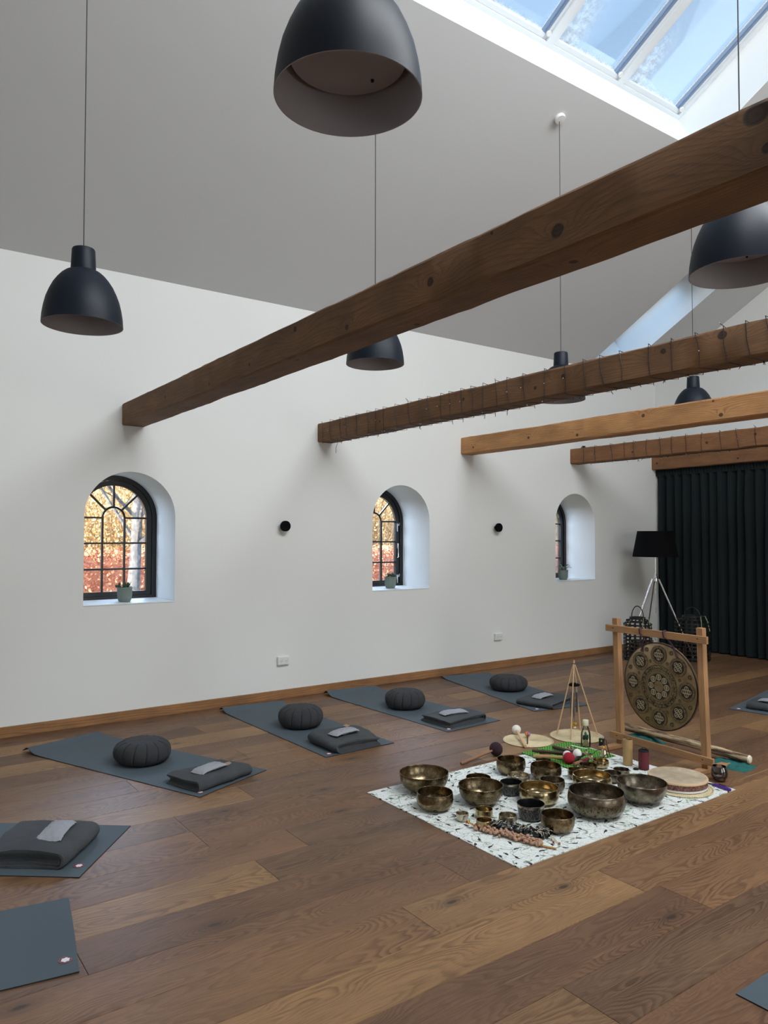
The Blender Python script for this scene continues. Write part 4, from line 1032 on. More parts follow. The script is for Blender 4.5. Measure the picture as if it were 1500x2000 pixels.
# ------------------------------------------------------------------ singing bowls
def bowl(x, y, R, H, mt, label, style='round', z0=0.0035, tilt=None, band=None, inner=None, rim=None, bandz=(0.3, 0.62)):
    P = {'round': [(0.42, 0.0), (0.62, 0.03), (0.80, 0.12), (0.92, 0.27), (0.985, 0.46), (1.0, 0.62), (0.99, 0.80), (0.965, 0.95), (0.962, 1.0)],
         'flare': [(0.38, 0.0), (0.55, 0.04), (0.72, 0.16), (0.85, 0.34), (0.93, 0.54), (0.975, 0.74), (0.995, 0.88), (1.0, 1.0)],
         'cup': [(0.60, 0.0), (0.72, 0.04), (0.83, 0.16), (0.90, 0.36), (0.95, 0.62), (0.985, 0.86), (1.0, 1.0)],
         'straight': [(0.66, 0.0), (0.82, 0.04), (0.91, 0.13), (0.965, 0.28), (0.985, 0.5), (0.975, 0.8), (0.975, 1.0)]}[style]
    th_ = max(0.003, R * 0.028)
    # finer profile
    def ev(t):
        q = t * (len(P) - 1); i = min(len(P) - 2, int(q)); f = q - i
        p0, p1, p2, p3 = P[max(0, i - 1)], P[i], P[i + 1], P[min(len(P) - 1, i + 2)]
        return tuple(0.5 * ((2 * b) + (-a + c) * f + (2 * a - 5 * b + 4 * c - d) * f * f + (-a + 3 * b - 3 * c + d) * f ** 3) for a, b, c, d in zip(p0, p1, p2, p3))
    N = 20; out = [ev(k / N) for k in range(N + 1)]
    O = [(r * R, max(0, z) * H) for r, z in out]
    I = [(max(0.001, r * R - th_), max(z * H, th_)) for r, z in out][::-1]
    I = [(r, z) for r, z in I]
    prof = O + [(O[-1][0] - th_ * 0.3, H + th_ * 0.25), (O[-1][0] - th_ * 0.8, H + th_ * 0.15)] + I[1:] + [(0.001, th_)]
    r_ = thing('singing_bowl', label, 'singing bowl', (x, y, z0), 0, 'metal singing bowls on the printed cloth')
    if tilt: r_.rotation_euler = tilt
    if inner is None:
        MB().lathe(prof, 64, cap1=False).build('bowl_body', mt, r_, smooth=40)
    else:
        MB().lathe(O, 64, cap1=False).build('bowl_body', mt, r_, smooth=40)
        MB().lathe([(O[-1][0] - 0.0002, H)] + prof[len(O):], 64, cap0=False, cap1=False).build('bowl_interior', inner, r_, smooth=40)
    def strip(z0_, z1_, mt2, name, e=0.0006):
        pts = [(r * R + e, z * H) for r, z in [ev(k / 60) for k in range(61)] if z0_ <= z <= z1_]
        MB().lathe(pts, 64, cap0=False, cap1=False).build(name, mt2, r_, smooth=40)
    if band: strip(bandz[0], bandz[1], band, 'engraved_band')
    if rim:
        strip(0.84, 1.0, rim, 'rim_band', 0.0010)
    return r_
BW = dict(
 b1=(2.876, 2.955, .155, .116, 'bronze', 'large engraved bronze bowl, leftmost on the cloth', 'flare', 'engr_scroll'),
 b2=(3.153, 2.814, .108, .098, 'bronze', 'dark bronze bowl standing in front of the leftmost large bowl', 'round', None),
 b3=(3.238, 3.099, .134, .108, 'bronze', 'engraved bronze bowl, second large one from the left in the middle row', 'flare', 'engr_scroll'),
 b4=(3.045, 3.258, .081, .072, 'bronze', 'small bronze bowl mostly hidden behind the second large engraved bowl', 'round', None),
 b5=(2.948, 3.643, .097, .095, 'bronze', 'mid-sized dull bronze bowl standing farthest back, near the dark mallet head', 'round', None),
 b6=(3.236, 3.354, .067, .076, 'engr_black', 'black bowl with silver characters, the farther of the two black ones', 'cup', None),
 b7=(3.121, 3.537, .072, .055, 'silverish', 'low grey metal bowl behind the farther black bowl', 'round', None),
 b8=(3.164, 3.746, .101, .091, 'bronze', 'plain bronze bowl beside the green cloth, in front of the mallet handles', 'round', None),
 b9=(3.433, 3.388, .120, .093, 'brass', 'shiny brass bowl in the middle, directly behind the nearer black bowl', 'round', None),
 b10=(3.354, 3.593, .078, .076, 'bronze_grey', 'small grey bronze bowl half behind the shiny central brass bowl', 'round', None),
 b11=(3.588, 3.154, .077, .088, 'engr_black', 'black bowl with silver rim and characters, the nearer of the two black ones', 'cup', None),
 b12=(3.788, 3.149, .091, .088, 'bronze', 'brown bronze bowl at the front, right of the nearer black bowl', 'round', None),
 b13=(3.752, 3.520, .162, .131, 'bronze_grey', 'largest bronze bowl, with rows of dark script round its side', 'round', 'engr_script'),
 b14=(3.463, 3.838, .121, .090, 'brass', 'gleaming gold-toned bowl directly behind the largest bowl', 'round', None),
 b15=(3.279, 3.919, .062, .060, 'bronze', 'small bronze bowl behind the left rim of the gleaming gold bowl', 'round', None),
 b16=(3.235, 4.080, .062, .054, 'bronze', 'small bronze bowl behind the middle of the gleaming gold bowl', 'round', None),
 b17=(3.218, 4.235, .055, .051, 'brass', 'small shiny brass bowl next to the hand bell at the back', 'round', None),
 b18=(3.451, 4.057, .060, .059, 'bronze_grey', 'small bronze bowl behind the left rim of the large right-hand bowl', 'round', None),
 b19=(3.394, 4.225, .053, .036, 'bronze_grey', 'low dark bowl at the back in front of the bamboo tube', 'straight', None),
 b20=(3.783, 3.902, .145, .119, 'bronze_grey', 'large mottled bronze bowl at the right, next to the frame drum', 'flare', None),
 b21=(3.385, 2.821, .036, .043, 'silverish', 'tiny silvery cup-shaped bowl, the leftmost of the small front ones', 'cup', None),
 b22=(3.439, 2.944, .050, .051, 'brass', 'small brass bowl behind the little straight-sided brass bowl', 'straight', None),
 b23=(3.539, 2.843, .044, .049, 'brass', 'little straight-sided brass bowl at the very front left', 'straight', None),
 b24=(3.569, 2.992, .050, .052, 'silverish', 'small pale metal bowl behind the shell strings', 'straight', None),
 b25=(2.976, 3.928, .056, .046, 'bronze', 'small bronze bowl peeping over the plain bowl at the edge of the green cloth', 'round', None))
for k, (x, y, R, H, mt, lab, st, bd) in BW.items():
    if k in ('b6', 'b11'): bowl(x, y, R, H, mt, lab, st, inner='black_bowl', rim='silverish')
    elif k == 'b13': bowl(x, y, R, H, mt, lab, st, band=bd, bandz=(0.36, 0.74))
    elif k == 'b22': bowl(x - 0.015, y + 0.006, R, H, mt, lab, st)
    elif k == 'b25': bowl(x, y, R, H, mt, lab, st, z0=0.0035)
    else: bowl(x, y, R, H, mt, lab, st, band=bd, bandz=(0.34, 0.72))

# ------------------------------------------------------------------ mallets and sticks
def mallet(p0, p1, rh, mats, label, head=None, hr=0.03, r1=None, name='mallet', cat='mallet', knobend=False, squash=1.0):
    """p0 handle end, p1 head end (both tuples)"""
    r = thing(name, label, cat, p0); d = Vector(p1) - Vector(p0); L = d.length
    MB().tube([(0, 0, 0), tuple(d * 0.12), tuple(d * 0.5), tuple(d)], [rh * 0.9, rh * 1.1, rh, (r1 or rh) * 0.9], 12).build('handle', mats[0], r, smooth=50)
    if head:
        q = d.normalized().to_track_quat('Z', 'Y').to_matrix().to_4x4()
        hd = MB().ball((0, 0, 0), hr, 28, 18, squash, q)
        hd.build('head', head, r, tuple(d), smooth=60)
    return r
def wrapped(p0, p1, ra, m1, m2, frac, label):
    r = thing('striker', label, 'striker', p0); d = Vector(p1) - Vector(p0)
    MB().tube([(0, 0, 0), tuple(d * frac)], ra * 0.88, 14).build('shaft', m1, r, smooth=50)
    MB().tube([tuple(d * frac * 0.98), tuple(d * (frac + 0.03)), tuple(d * 0.97), tuple(d)], [ra * 0.9, ra, ra, ra * 0.8], 14).build('suede_wrap', m2, r, smooth=50)
    return r
GZ = 0.0095
mallet((2.612, 3.495, 0.010), (2.598, 3.845, 0.0505), 0.011, ['wood_mid'], 'large mallet with dark aubergine head, lying on the floor left of the green cloth', 'yarn_dark', 0.050, 0.008, squash=0.9)
mallet((2.600, 4.145, 0.022), (2.285, 4.372, 0.046), 0.011, ['dowel'], 'wooden mallet with white ball head across the left seagrass mat', 'felt_white', 0.036, 0.009)
mallet((2.535, 4.235, 0.0115), (2.408, 4.372, 0.035), 0.004, ['suede_black'], 'tiny mallet with striped multicoloured ball on the left seagrass mat', 'multi', 0.021, 0.004)
mallet((2.80, 4.02, GZ + 0.012), (3.04, 4.115, GZ + 0.036), 0.011, ['bamboo'], 'mallet with round crimson felt head and pale bamboo handle', 'felt_red', 0.040)
mallet((2.755, 4.05, GZ + 0.032), (3.012, 4.238, GZ + 0.037), 0.011, ['wood_dark'], 'mallet with blocky white felt head beside the crimson one', 'felt_white', 0.036, squash=0.85)
mallet((2.76, 4.15, GZ + 0.012), (2.965, 4.185, GZ + 0.028), 0.0095, ['wood_red'], 'red-brown mallet with small white head behind the crimson mallet', 'felt_white', 0.030)
wrapped((2.735, 4.30, GZ + 0.015), (2.935, 4.30, GZ + 0.018), 0.014, 'wood_dark', 'wood_dark', 0.8, 'thick dark wooden striker at the back of the green cloth')
wrapped((2.785, 4.10, GZ + 0.0105), (2.99, 4.135, GZ + 0.012), 0.0095, 'wood_mid', 'wood_mid', 0.7, 'slim brown striker lying between the mallet handles')
wrapped((3.055, 4.118, GZ + 0.012), (3.028, 4.285, GZ + 0.030), 0.0115, 'wood_dark', 'suede_black', 0.45, 'dark striker with black suede tip beside the white felt head')
wrapped((3.098, 4.098, GZ + 0.012), (3.082, 4.275, GZ + 0.014), 0.0125, 'wood_mid', 'suede_wine', 0.5, 'short striker wrapped in wine-red suede near the small bowls')

# hand cymbals, hand bell, black box
def tingsha(x, y, z, rz, tilt, label):
    r = thing('hand_cymbal', label, 'cymbal', (x, y, z)); r.rotation_euler = (tilt, 0, rz)
    MB().lathe([(0.032, 0), (0.033, 0.002), (0.024, 0.006), (0.015, 0.010), (0.012, 0.020), (0.004, 0.023), (0.0005, 0.023)], 32, cap0=True, cap1=False).build('cymbal_disc', 'bell', r, smooth=35)
    MB().tube([(0, 0, 0.023), (0.004, 0.002, 0.032), (0.012, 0.01, 0.028), (0.018, 0.014, 0.014)], 0.002, 6).build('cord_knot', 'black_wire', r, smooth=60)
tg = 'small hand cymbals on the green cloth'
tingsha(2.805, 4.39, GZ + 0.001, 0, 0.12, 'silvery hand cymbal at the back edge of the green cloth, left')
tingsha(2.868, 4.375, GZ + 0.001, 1, -0.1, 'silvery hand cymbal just right of the leftmost one')
tingsha(2.965, 4.395, GZ + 0.001, 2, 0.1, 'grey hand cymbal behind the black suede striker')
tingsha(3.05, 4.345, GZ + 0.001, 2.5, 0.0, 'hand cymbal nearest the small bowls, tied to a black cord')
o = MB().tube([(3.05, 4.345, 0.03), (3.04, 4.42, 0.05), (3.07, 4.46, 0.055), (3.10, 4.45, 0.03), (3.10, 4.40, 0.012), (3.06, 4.37, 0.012)], 0.0024, 6).build('looped_lanyard', 'black_wire', smooth=60)
tag(o, 'looped black cord joining two of the hand cymbals', 'cord')
hb = thing('hand_bell', 'small brass hand bell with a knotted cord, behind the shiny small bowl', 'bell', (3.075, 4.45, 0.0125))
MB().lathe([(0.031, 0.0), (0.030, 0.003), (0.024, 0.014), (0.021, 0.032), (0.017, 0.044), (0.008, 0.05), (0.0005, 0.051)], 32, cap0=False, cap1=False).build('bell_body', 'bell', hb, smooth=35)
MB().lathe([(0.006, 0.05), (0.004, 0.056), (0.008, 0.062), (0.004, 0.068), (0.0005, 0.07)], 20, cap1=False).build('bell_crown', 'gold', hb, smooth=35)
MB().tube([(0, 0, 0.068), (0.008, 0.01, 0.086), (0.016, 0.02, 0.07), (0.022, 0.03, 0.03), (0.03, 0.035, -0.008)], 0.003, 6).tube([(0, 0, 0.068), (-0.004, 0.012, 0.11), (0.006, 0.018, 0.115), (0.014, 0.024, 0.06), (0.024, 0.034, 0.01)], 0.003, 6).build('bell_cord', 'wood_dark', hb, smooth=60)
bx = thing('small_box', 'small black upright box beside the glass bottle', 'box', (2.905, 4.645, 0.0), 0.5)
MB().box(-0.020, 0.020, -0.016, 0.016, 0.0, 0.058, ch=0.003).build('case', 'suede_black', bx)
MB().box(-0.021, 0.021, -0.017, 0.017, 0.058, 0.070, ch=0.003).build('lid', 'black_bowl', bx)
MB().box(-0.006, 0.006, -0.0185, -0.017, 0.048, 0.062).build('clasp', 'chrome', bx)

# seagrass place mats
def seagrass(x, y, R, z, label, fringe=True):
    r = thing('seagrass_mat', label, 'place mat', (x, y, z), random.random(), 'round woven seagrass mats')
    m = MB(); nr = 18
    for k in range(nr):
        rr = R * (k + 0.5) / nr; t = R / nr * 0.5
        N = max(12, int(10 + 80 * k / nr)); pts = [(rr * cos(2 * pi * i / N), rr * sin(2 * pi * i / N), 0.0038 + 0.0010 * sin(i * 2.3 + k)) for i in range(N)]
        m.tube(pts, [min(t * 0.9, 0.0036) * (0.75 + 0.5 * ((i * 7919 + k * 31) % 10) / 10) for i in range(N)], 5, closed=True)
    m.lathe([(R * 0.985, 0.0004), (R * 0.985, 0.0024), (0.001, 0.0024)], 48, cap1=False)
    m.build('woven_body', 'straw', r, smooth=60)
    m = MB(); N = 84; pts = []
    for i in range(N * 3):
        a = 2 * pi * i / (N * 3); q = R + 0.007 * (1 if i % 3 == 1 else (-0.2 if i % 3 == 0 else 0.3)) + 0.003 * noise.noise(Vector((cos(a) * 4, sin(a) * 4, R * 9)))
        pts.append((q * cos(a), q * sin(a), 0.0044 + 0.0016 * (i % 3)))
    m.tube(pts, 0.0030, 5, closed=True).build('plaited_edge', 'straw', r, smooth=60)
    return r
seagrass(2.455, 4.325, 0.186, 0.0, 'round seagrass mat on the floor carrying the white-headed mallet')
seagrass(2.59, 4.735, 0.20, 0.0, 'round seagrass mat under the chime tripod')
seagrass(3.775, 4.31, 0.188, 0.0035, 'round seagrass mat showing from beneath the frame drum')

# ------------------------------------------------------------------ wind chime on tripod
tr = thing('chime_stand', 'tripod of thin pale dowels standing on a seagrass mat', 'stand', (2.55, 4.755, 0))
apex = Vector((0.0, 0.0, 0.585))
for fx, fy in ((2.472, 4.635), (2.645, 4.60), (2.655, 4.905), (2.50, 4.89)):
    f_ = Vector((fx - 2.55, fy - 4.755, 0.008)); t_ = f_ + (apex - f_) * 1.02
    MB().tube([tuple(f_), tuple(t_)], [0.0055, 0.0045], 10).build('leg', 'dowel', tr, smooth=50)
MB().tube([(0.008 * cos(a), 0.008 * sin(a), 0.565 + 0.003 * a / 6) for a in [k * 0.7 for k in range(20)]], 0.0025, 6).build('binding', 'black_wire', tr)
ch = thing('wind_chime', 'wind chime with black disc and grey metal tubes hanging in the tripod', 'wind chime', (2.55, 4.755, 0))
MB().lathe([(0.001, 0.392), (0.040, 0.393), (0.047, 0.398), (0.046, 0.404), (0.030, 0.412), (0.001, 0.413)], 32, cap0=False, cap1=False).build('top_disc', 'black_shade', ch, smooth=35)
for k in range(3):
    a = k * 2.09; MB().tube([(0.028 * cos(a), 0.028 * sin(a), 0.41), (0, 0, 0.56)], 0.0008, 4).build('hanging_thread', 'bone', ch)
for k in range(5):
    a = k * 2 * pi / 5 + 0.3; x_, y_ = 0.026 * cos(a), 0.026 * sin(a); L = 0.155 + 0.012 * k
    c = MB().tube([(x_, y_, 0.345), (x_, y_, 0.345 - L)], 0.0055, 12).build('chime_tube', 'tube_metal', ch, smooth=50)
    MB().tube([(x_, y_, 0.395), (x_ * 0.9, y_ * 0.9, 0.345)], 0.0007, 4).build('tube_thread', 'bone', c)
MB().tube([(0, 0, 0.393), (0, 0, 0.10)], 0.0012, 5).build('centre_string', 'wood_dark', ch)
MB().ball((0, 0, 0.275), 0.010, 12, 8, 1.5).build('striker_bead', 'gold', ch, smooth=60)
m = MB(); m.ball((0, 0, 0.085), 0.013, 12, 8)
for k in range(7):
    a = k * 0.9; m.ball((0.012 * cos(a), 0.012 * sin(a), 0.085 + 0.010 * sin(k * 2.3)), 0.009, 8, 6)
m.build('gold_pendant', 'gold', ch, smooth=60)
MB().ball((0.004, 0.0, 0.062), 0.013, 12, 8, 0.7).build('shell', 'bone', ch, smooth=60)

# bottle
bt = thing('glass_bottle', 'clear glass bottle with cream cap and coloured stones in it', 'bottle', (2.823, 4.560, 0.0))
MB().lathe([(0.034, 0.0), (0.037, 0.006), (0.037, 0.085), (0.033, 0.115), (0.022, 0.145), (0.016, 0.158), (0.016, 0.172)], 36, cap1=False).build('bottle_body', 'bottle_glass', bt, smooth=40)
MB().lathe([(0.0215, 0.163), (0.022, 0.166), (0.022, 0.200), (0.019, 0.204), (0.001, 0.2045)], 28, cap1=False).build('cap', plain('cream_cap', rgb(214, 210, 178), 0.5), bt, smooth=40)
for (dx, dy, z, r_, c) in ((-0.008, -0.01, 0.07, 0.012, 'wood_dark'), (0.008, 0.004, 0.075, 0.013, 'teal'), (0.0, 0.0, 0.03, 0.020, 'dowel'), (0.006, -0.008, 0.10, 0.010, 'rib_green')):
    MB().ball((dx, dy, z), r_, 14, 10, 1.7).build('stone', c, bt, smooth=60)
o = MB().tube([(2.735, 4.475, 0.008), (2.88, 4.505, 0.008)], 0.004, 8).build('incense_stick', 'felt_white', smooth=50)
tag(o, 'thin white rod on the floor at the foot of the glass bottle', 'stick')

# ------------------------------------------------------------------ gong and stand
GS = thing('gong_stand', 'light pine stand with two crossbars carrying the gong', 'stand', (3.325, 4.775, 0), radians(-3.0))
lean = -0.033 / 0.95
def post(x0):
    m = MB(); h = 0.0225; z1 = 0.967; z0 = 0.028
    vs = []
    for z in (z0, z1 - 0.003, z1):
        e = h - (0.003 if z == z1 else 0); dx = lean * z; vs += [(x0 + dx - e, -e, z), (x0 + dx + e, -e, z), (x0 + dx + e, e, z), (x0 + dx - e, e, z)]
    fs = [(3, 2, 1, 0), (8, 9, 10, 11)] + [(4 * r + i, 4 * r + (i + 1) % 4, 4 * r + 4 + (i + 1) % 4, 4 * r + 4 + i) for r in (0, 1) for i in range(4)]
    return m.add(vs, fs).build('post', 'stand_wood', GS)
post(-0.360); post(0.362)
for z, a, b in ((0.890, -0.465, 0.400), (0.083, -0.43, 0.437)):
    c = MB().box(a, b, -0.044, -0.0228, z - 0.0255, z + 0.0255, ch=0.002).build('crossbar', 'stand_bar', GS)
    for q in (-0.36, 0.362):
        MB().lathe([(0.0045, 0), (0.0045, 0.003), (0.001, 0.004)], 12, Matrix.Translation((q + lean * z, -0.044, z + 0.004)) @ Matrix.Rotation(pi / 2, 4, 'X')).build('screw_head', 'wood_dark', c)
for q in (-0.360, 0.362):
    MB().box(q - 0.028, q + 0.028, -0.225, 0.235, 0.0, 0.027, ch=0.002).build('foot', 'stand_wood', GS)

GY = 4.778
gg = thing('gong', 'large round bronze gong etched with circular medallions, hung on purple cords', 'gong', (3.318, 4.768, 0.512), radians(-3.0))
GR = 0.311; TG = Matrix.Rotation(pi / 2, 4, 'X')   # local z -> -y (towards camera)
MB().lathe([(GR, -0.024), (GR + 0.002, -0.020), (GR + 0.002, -0.004), (GR - 0.004, 0.0), (0.16, 0.004), (0.001, 0.006)], 120, TG, cap0=False, cap1=False).lathe([(GR - 0.002, -0.024), (GR - 0.006, -0.004), (0.001, 0.002)], 120, TG, cap0=False, cap1=False).build('gong_disc', 'gong', gg, smooth=35)
MB().lathe([(GR + 0.0024, -0.003), (GR - 0.003, 0.0012), (GR - 0.0055, 0.0012)], 120, TG, cap0=False, cap1=False).build('dark_rim_line', 'gong_dark', gg, smooth=35)
def flat_ring(r0, r1, z, n=72, T=None): return [(r1, z), (r0, z + 0.0001)]
def zg(r): return 0.004 + 0.002 * (1 - r / 0.16) if r < 0.16 else 0.004 * (GR - r) / (GR - 0.16)
cm = MB()
bands = [(0.150, 0.153, 1), (0.128, 0.150, 2), (0.125, 0.128, 1), (0.109, 0.125, 3), (0.107, 0.109, 1), (0.098, 0.107, 0), (0.096, 0.098, 1), (0.091, 0.096, 3), (0.040, 0.091, 1), (0.002, 0.040, 0)]
for r0, r1, mi in bands:
    cm.mat(mi).lathe([(r1, zg(r1) + 0.0006), (r0, zg(r0) + 0.0007)], 96, TG, cap0=False, cap1=False)
cm.build('centre_mandala', ['gong', 'gong_dark', 'gong_band', 'gong_mid'], gg, smooth=35)
def petal(m, cx, cy, rr, z, T, ang=0, ex=1.0):
    n = 20; out = [(cx + rr * cos(2 * pi * i / n) * ex, cy + rr * sin(2 * pi * i / n), z) for i in range(n)]
    inn = [(cx + rr * 0.68 * cos(2 * pi * i / n) * ex, cy + rr * 0.68 * sin(2 * pi * i / n), z) for i in range(n)]
    m.add(out + inn, [(i, (i + 1) % n, n + (i + 1) % n, n + i) for i in range(n)], T)
    w = rr * 0.16
    m.add([(cx - w, cy - rr * 0.66, z), (cx + w, cy - rr * 0.66, z), (cx + w, cy + rr * 0.66, z), (cx - w, cy + rr * 0.66, z)], [(0, 1, 2, 3)], T)
m = MB()
for k in range(8):
    a = 2 * pi * k / 8; petal(m, 0.066 * cos(a), 0.066 * sin(a), 0.0225, zg(0.06) + 0.0016, TG)
    petal(m, 0.066 * cos(a), 0.066 * sin(a), 0.010, zg(0.06) + 0.0017, TG)
m.build('lotus_petals', 'gong_pale', gg)
m = MB()      # eyes on the hub
for s in (-1, 1):
    pts = [(s * (0.006 + 0.018 * t), 0.006 + 0.004 * sin(pi * t), zg(0.0) + 0.0016) for t in [k / 8 for k in range(9)]]
    m.tube([tuple(TG @ Vector(p)) for p in pts], 0.0008, 4)
m.tube([tuple(TG @ Vector(p)) for p in [(0, 0.002, 0.0076), (0.003, -0.006, 0.0076), (0, -0.012, 0.0076)]], 0.0008, 4)
m.build('hub_face_lines', 'gong_dark', gg)
med0 = None
for k in range(8):
    a = pi / 2 + 2 * pi * k / 8 + (0.0); R_ = 0.226
    if med0 is None:
        m = MB()
        for r0, r1, mi in [(0.0655, 0.067, 0), (0.0620, 0.0655, 2), (0.048, 0.0620, 2), (0.0445, 0.048, 0), (0.002, 0.0445, 0)]:
            m.mat(1 if mi == 2 else (0 if mi == 1 else 2 if mi == 9 else mi)).lathe([(r1, 0.0010), (r0, 0.0011)], 40, TG, cap0=False, cap1=False)
        m.mat(3)
        for q in range(4):
            b_ = q * pi / 2 + pi / 4 * (k % 2); petal(m, 0.0225 * cos(b_), 0.0225 * sin(b_), 0.0168, 0.0018, TG)
        med0 = m.build('medallion', ['gong_dark', 'gong_mid', 'gong_band', 'gong_pale'], gg, smooth=35); mo = med0
    else:
        mo = med0.copy(); COL.objects.link(mo)
    mo.location = (R_ * cos(a), -zg(R_ - 0.05) - 0.0004, R_ * sin(a)); mo.rotation_euler = (0, (pi / 4) * (k % 2), 0)
# small rosettes between medallions
ros0 = None
for k in range(16):
    a = pi / 2 + pi / 8 + 2 * pi * (k // 2) / 8; R_ = (0.272, 0.186)[k % 2]; rr = (0.018, 0.013)[k % 2]
    m = MB()
    m.mat(0).lathe([(rr, 0.0009), (0.0005, 0.0010)], 24, TG, cap0=False, cap1=False); m.mat(1)
    for q in range(6):
        m.lathe([(rr * 0.2, 0.0014), (0.0003, 0.0014)], 10, TG @ Matrix.Translation((rr * 0.6 * cos(q * 1.047), rr * 0.6 * sin(q * 1.047), 0)), cap0=False, cap1=False)
    o = m.build('rosette', ['gong_mid', 'gong_dark'], gg)
    o.location = (R_ * cos(a), -zg(R_) - 0.0003, R_ * sin(a))
# cords of the gong: loops over the bar
for s, xb, xt in ((0, -0.148, -0.118), (1, 0.150, 0.085)):
    zt = 0.890 - 0.512 + 0.031; zh = (0.238, 0.236)[s]
    pts = [(xb, -0.008, zh), (xb * 0.6 + xt * 0.4, -0.012, zh + 0.06), (xt, -0.018, zt - 0.062), (xt - 0.012, -0.048, zt - 0.045), (xt - 0.02, -0.048, zt - 0.005), (xt - 0.012, -0.03, zt + 0.003), (xt + 0.005, -0.010, zt - 0.02), (xt, -0.008, zt - 0.06), (xb * 0.6 + xt * 0.4, 0.0, zh + 0.06), (xb, -0.002, zh)]
    m = MB().tube(pts, 0.0036, 8)
    m.tube([(p[0] + 0.008, p[1] - 0.001, p[2]) for p in pts[1:8]], 0.0036, 8)
    m.tube([(xb - 0.004, -0.012, zh + 0.004), (xb + 0.006, -0.012, zh - 0.004), (xb + 0.002, 0.0, zh - 0.006)], 0.0045, 6)
    m.build('hanging_cord', 'purple_cord', gg, smooth=60)
m = MB().tube([(0.0 + 0.012 * cos(t), -0.03, 0.348 + 0.012 * sin(t)) for t in [k * 0.5 for k in range(11)]], 0.0018, 6)
m.build('hook', 'bell', gg, smooth=60)

# rainstick on teal cloth behind the stand
rs = thing('rainstick', 'long mottled cactus-wood rainstick lying behind the gong stand', 'rainstick', (2.80, 5.015, 0.078), atan2(0.075, 0.985))
Lr = 1.0; N = 44; pts = []; rr = []
for i in range(N + 1):
    t = i / N; pts.append((Lr * t, 0.006 * sin(t * 4), 0.012 - 0.036 * t + 0.004 * noise.noise(Vector((t * 6, 1, 1))))); rr.append(0.029 + 0.002 * noise.noise(Vector((t * 12, 5, 0))))
MB().tube(pts, rr, 24).build('shaft', 'rainwood', rs, smooth=50)
MB().lathe([(0.028, 0.0), (0.028, 0.006), (0.022, 0.014), (0.001, 0.018)], 24, Matrix.Translation((Lr, 0.006 * sin(4), -0.024)) @ Matrix.Rotation(pi / 2, 4, 'Y'), cap1=False).build('end_cap', 'bone', rs, smooth=40)
def rumple(cx, cy, L, Wd, H, rz, seed, label):
    m = MB()
    def f(u, v):
        a, b = 2 * u - 1, 2 * v - 1; rad = max(0, 1 - (abs(a) ** 2.4 + abs(b) ** 2.4))
        q = 1 + 0.12 * noise.noise(Vector((a * 2, b * 2, seed)))
        return (a * L / 2 * q, b * Wd / 2 * q, 0.0005 + H * rad ** 0.5 * (0.8 + 0.35 * noise.noise(Vector((a * 4, b * 3, seed * 2)))) )
    m.grid(30, 20, f)
    o = m.build('teal_cloth', 'teal', None, (cx, cy, 0), (0, 0, rz), smooth=60); return tag(o, label, 'cloth')
rumple(3.70, 5.03, 0.28, 0.22, 0.034, 0.15, 3, 'folded teal cloth under the right end of the rainstick')
rumple(2.98, 5.03, 0.30, 0.24, 0.062, 0.1, 8, 'crumpled teal cloth under the left end of the rainstick')

# bamboo tube chime, red leather tube, drum, tealight, purple tool
r = thing('bamboo_chime', 'upright pale bamboo tube chime at the back edge of the cloth', 'tube chime', (3.285, 4.442, 0.0045))
MB().lathe([(0.032, 0.0), (0.033, 0.004), (0.0325, 0.09), (0.033, 0.168), (0.0325, 0.174), (0.028, 0.174), (0.028, 0.02), (0.001, 0.02)], 36, cap1=False).build('tube', 'bamboo', r, smooth=35)
MB().tube([(-0.03, 0, 0.175), (-0.02, -0.01, 0.186), (0.0, 0.0, 0.176), (0.02, 0.012, 0.178), (0.03, 0.01, 0.175)], 0.0022, 6).build('cord', 'wood_dark', r, smooth=60)
r = thing('leather_chime', 'upright red leather tube with black side standing behind the frame drum', 'tube chime', (3.409, 4.448, 0.0045), 0.6)
MB().lathe([(0.033, 0.0), (0.034, 0.003), (0.034, 0.128), (0.031, 0.128), (0.031, 0.118), (0.001, 0.118)], 36, cap1=False).build('tube', 'suede_black', r, smooth=35)
m = MB(); m.grid(26, 1, lambda u, v: (0.0352 * cos(-2.6 + 3.6 * u), 0.0352 * sin(-2.6 + 3.6 * u), 0.002 + 0.118 * v)); m.build('leather_wrap', 'red_leather', r, smooth=60)
m = MB()
for k in range(5): m.ball((0.0365 * cos(1.0), 0.0365 * sin(1.0), 0.02 + k * 0.022), 0.003, 8, 6)
m.build('lacing', 'wood_red', r, smooth=60)
MB().tube([(-0.02, 0, 0.126), (-0.006, 0.0, 0.146), (0.012, 0.004, 0.142), (0.022, 0.008, 0.127)], 0.0028, 6).build('strap', 'suede_black', r, smooth=60)
r = thing('small_disc', None, None); r['label'] = 'flat dark round pad on the cloth right of the bamboo tube'; r['category'] = 'pad'; r.location = (3.385, 4.395, 0.0042)
MB().lathe([(0.016, 0), (0.018, 0.002), (0.018, 0.007), (0.015, 0.009), (0.001, 0.009)], 28, cap1=False).build('pad_body', 'suede_black', r, smooth=35)
dr = thing('frame_drum', 'round frame drum with pale skin and dark scroll-patterned side band', 'drum', (3.746, 4.326, 0.0135))
MB().lathe([(0.176, 0.0), (0.179, 0.001), (0.179, 0.0125), (0.170, 0.0125)], 90).build('base_hoop', 'white_plastic', dr, smooth=35)
MB().lathe([(0.177, 0.0125), (0.1785, 0.0145), (0.1785, 0.043), (0.177, 0.045)], 90, cap0=False, cap1=False).build('pattern_band', 'drum_band', dr, smooth=35)
MB().lathe([(0.177, 0.045), (0.181, 0.046), (0.181, 0.053), (0.178, 0.058), (0.170, 0.0595)], 90, cap0=False, cap1=False).build('rim_hoop', 'drum_wood', dr, smooth=35)
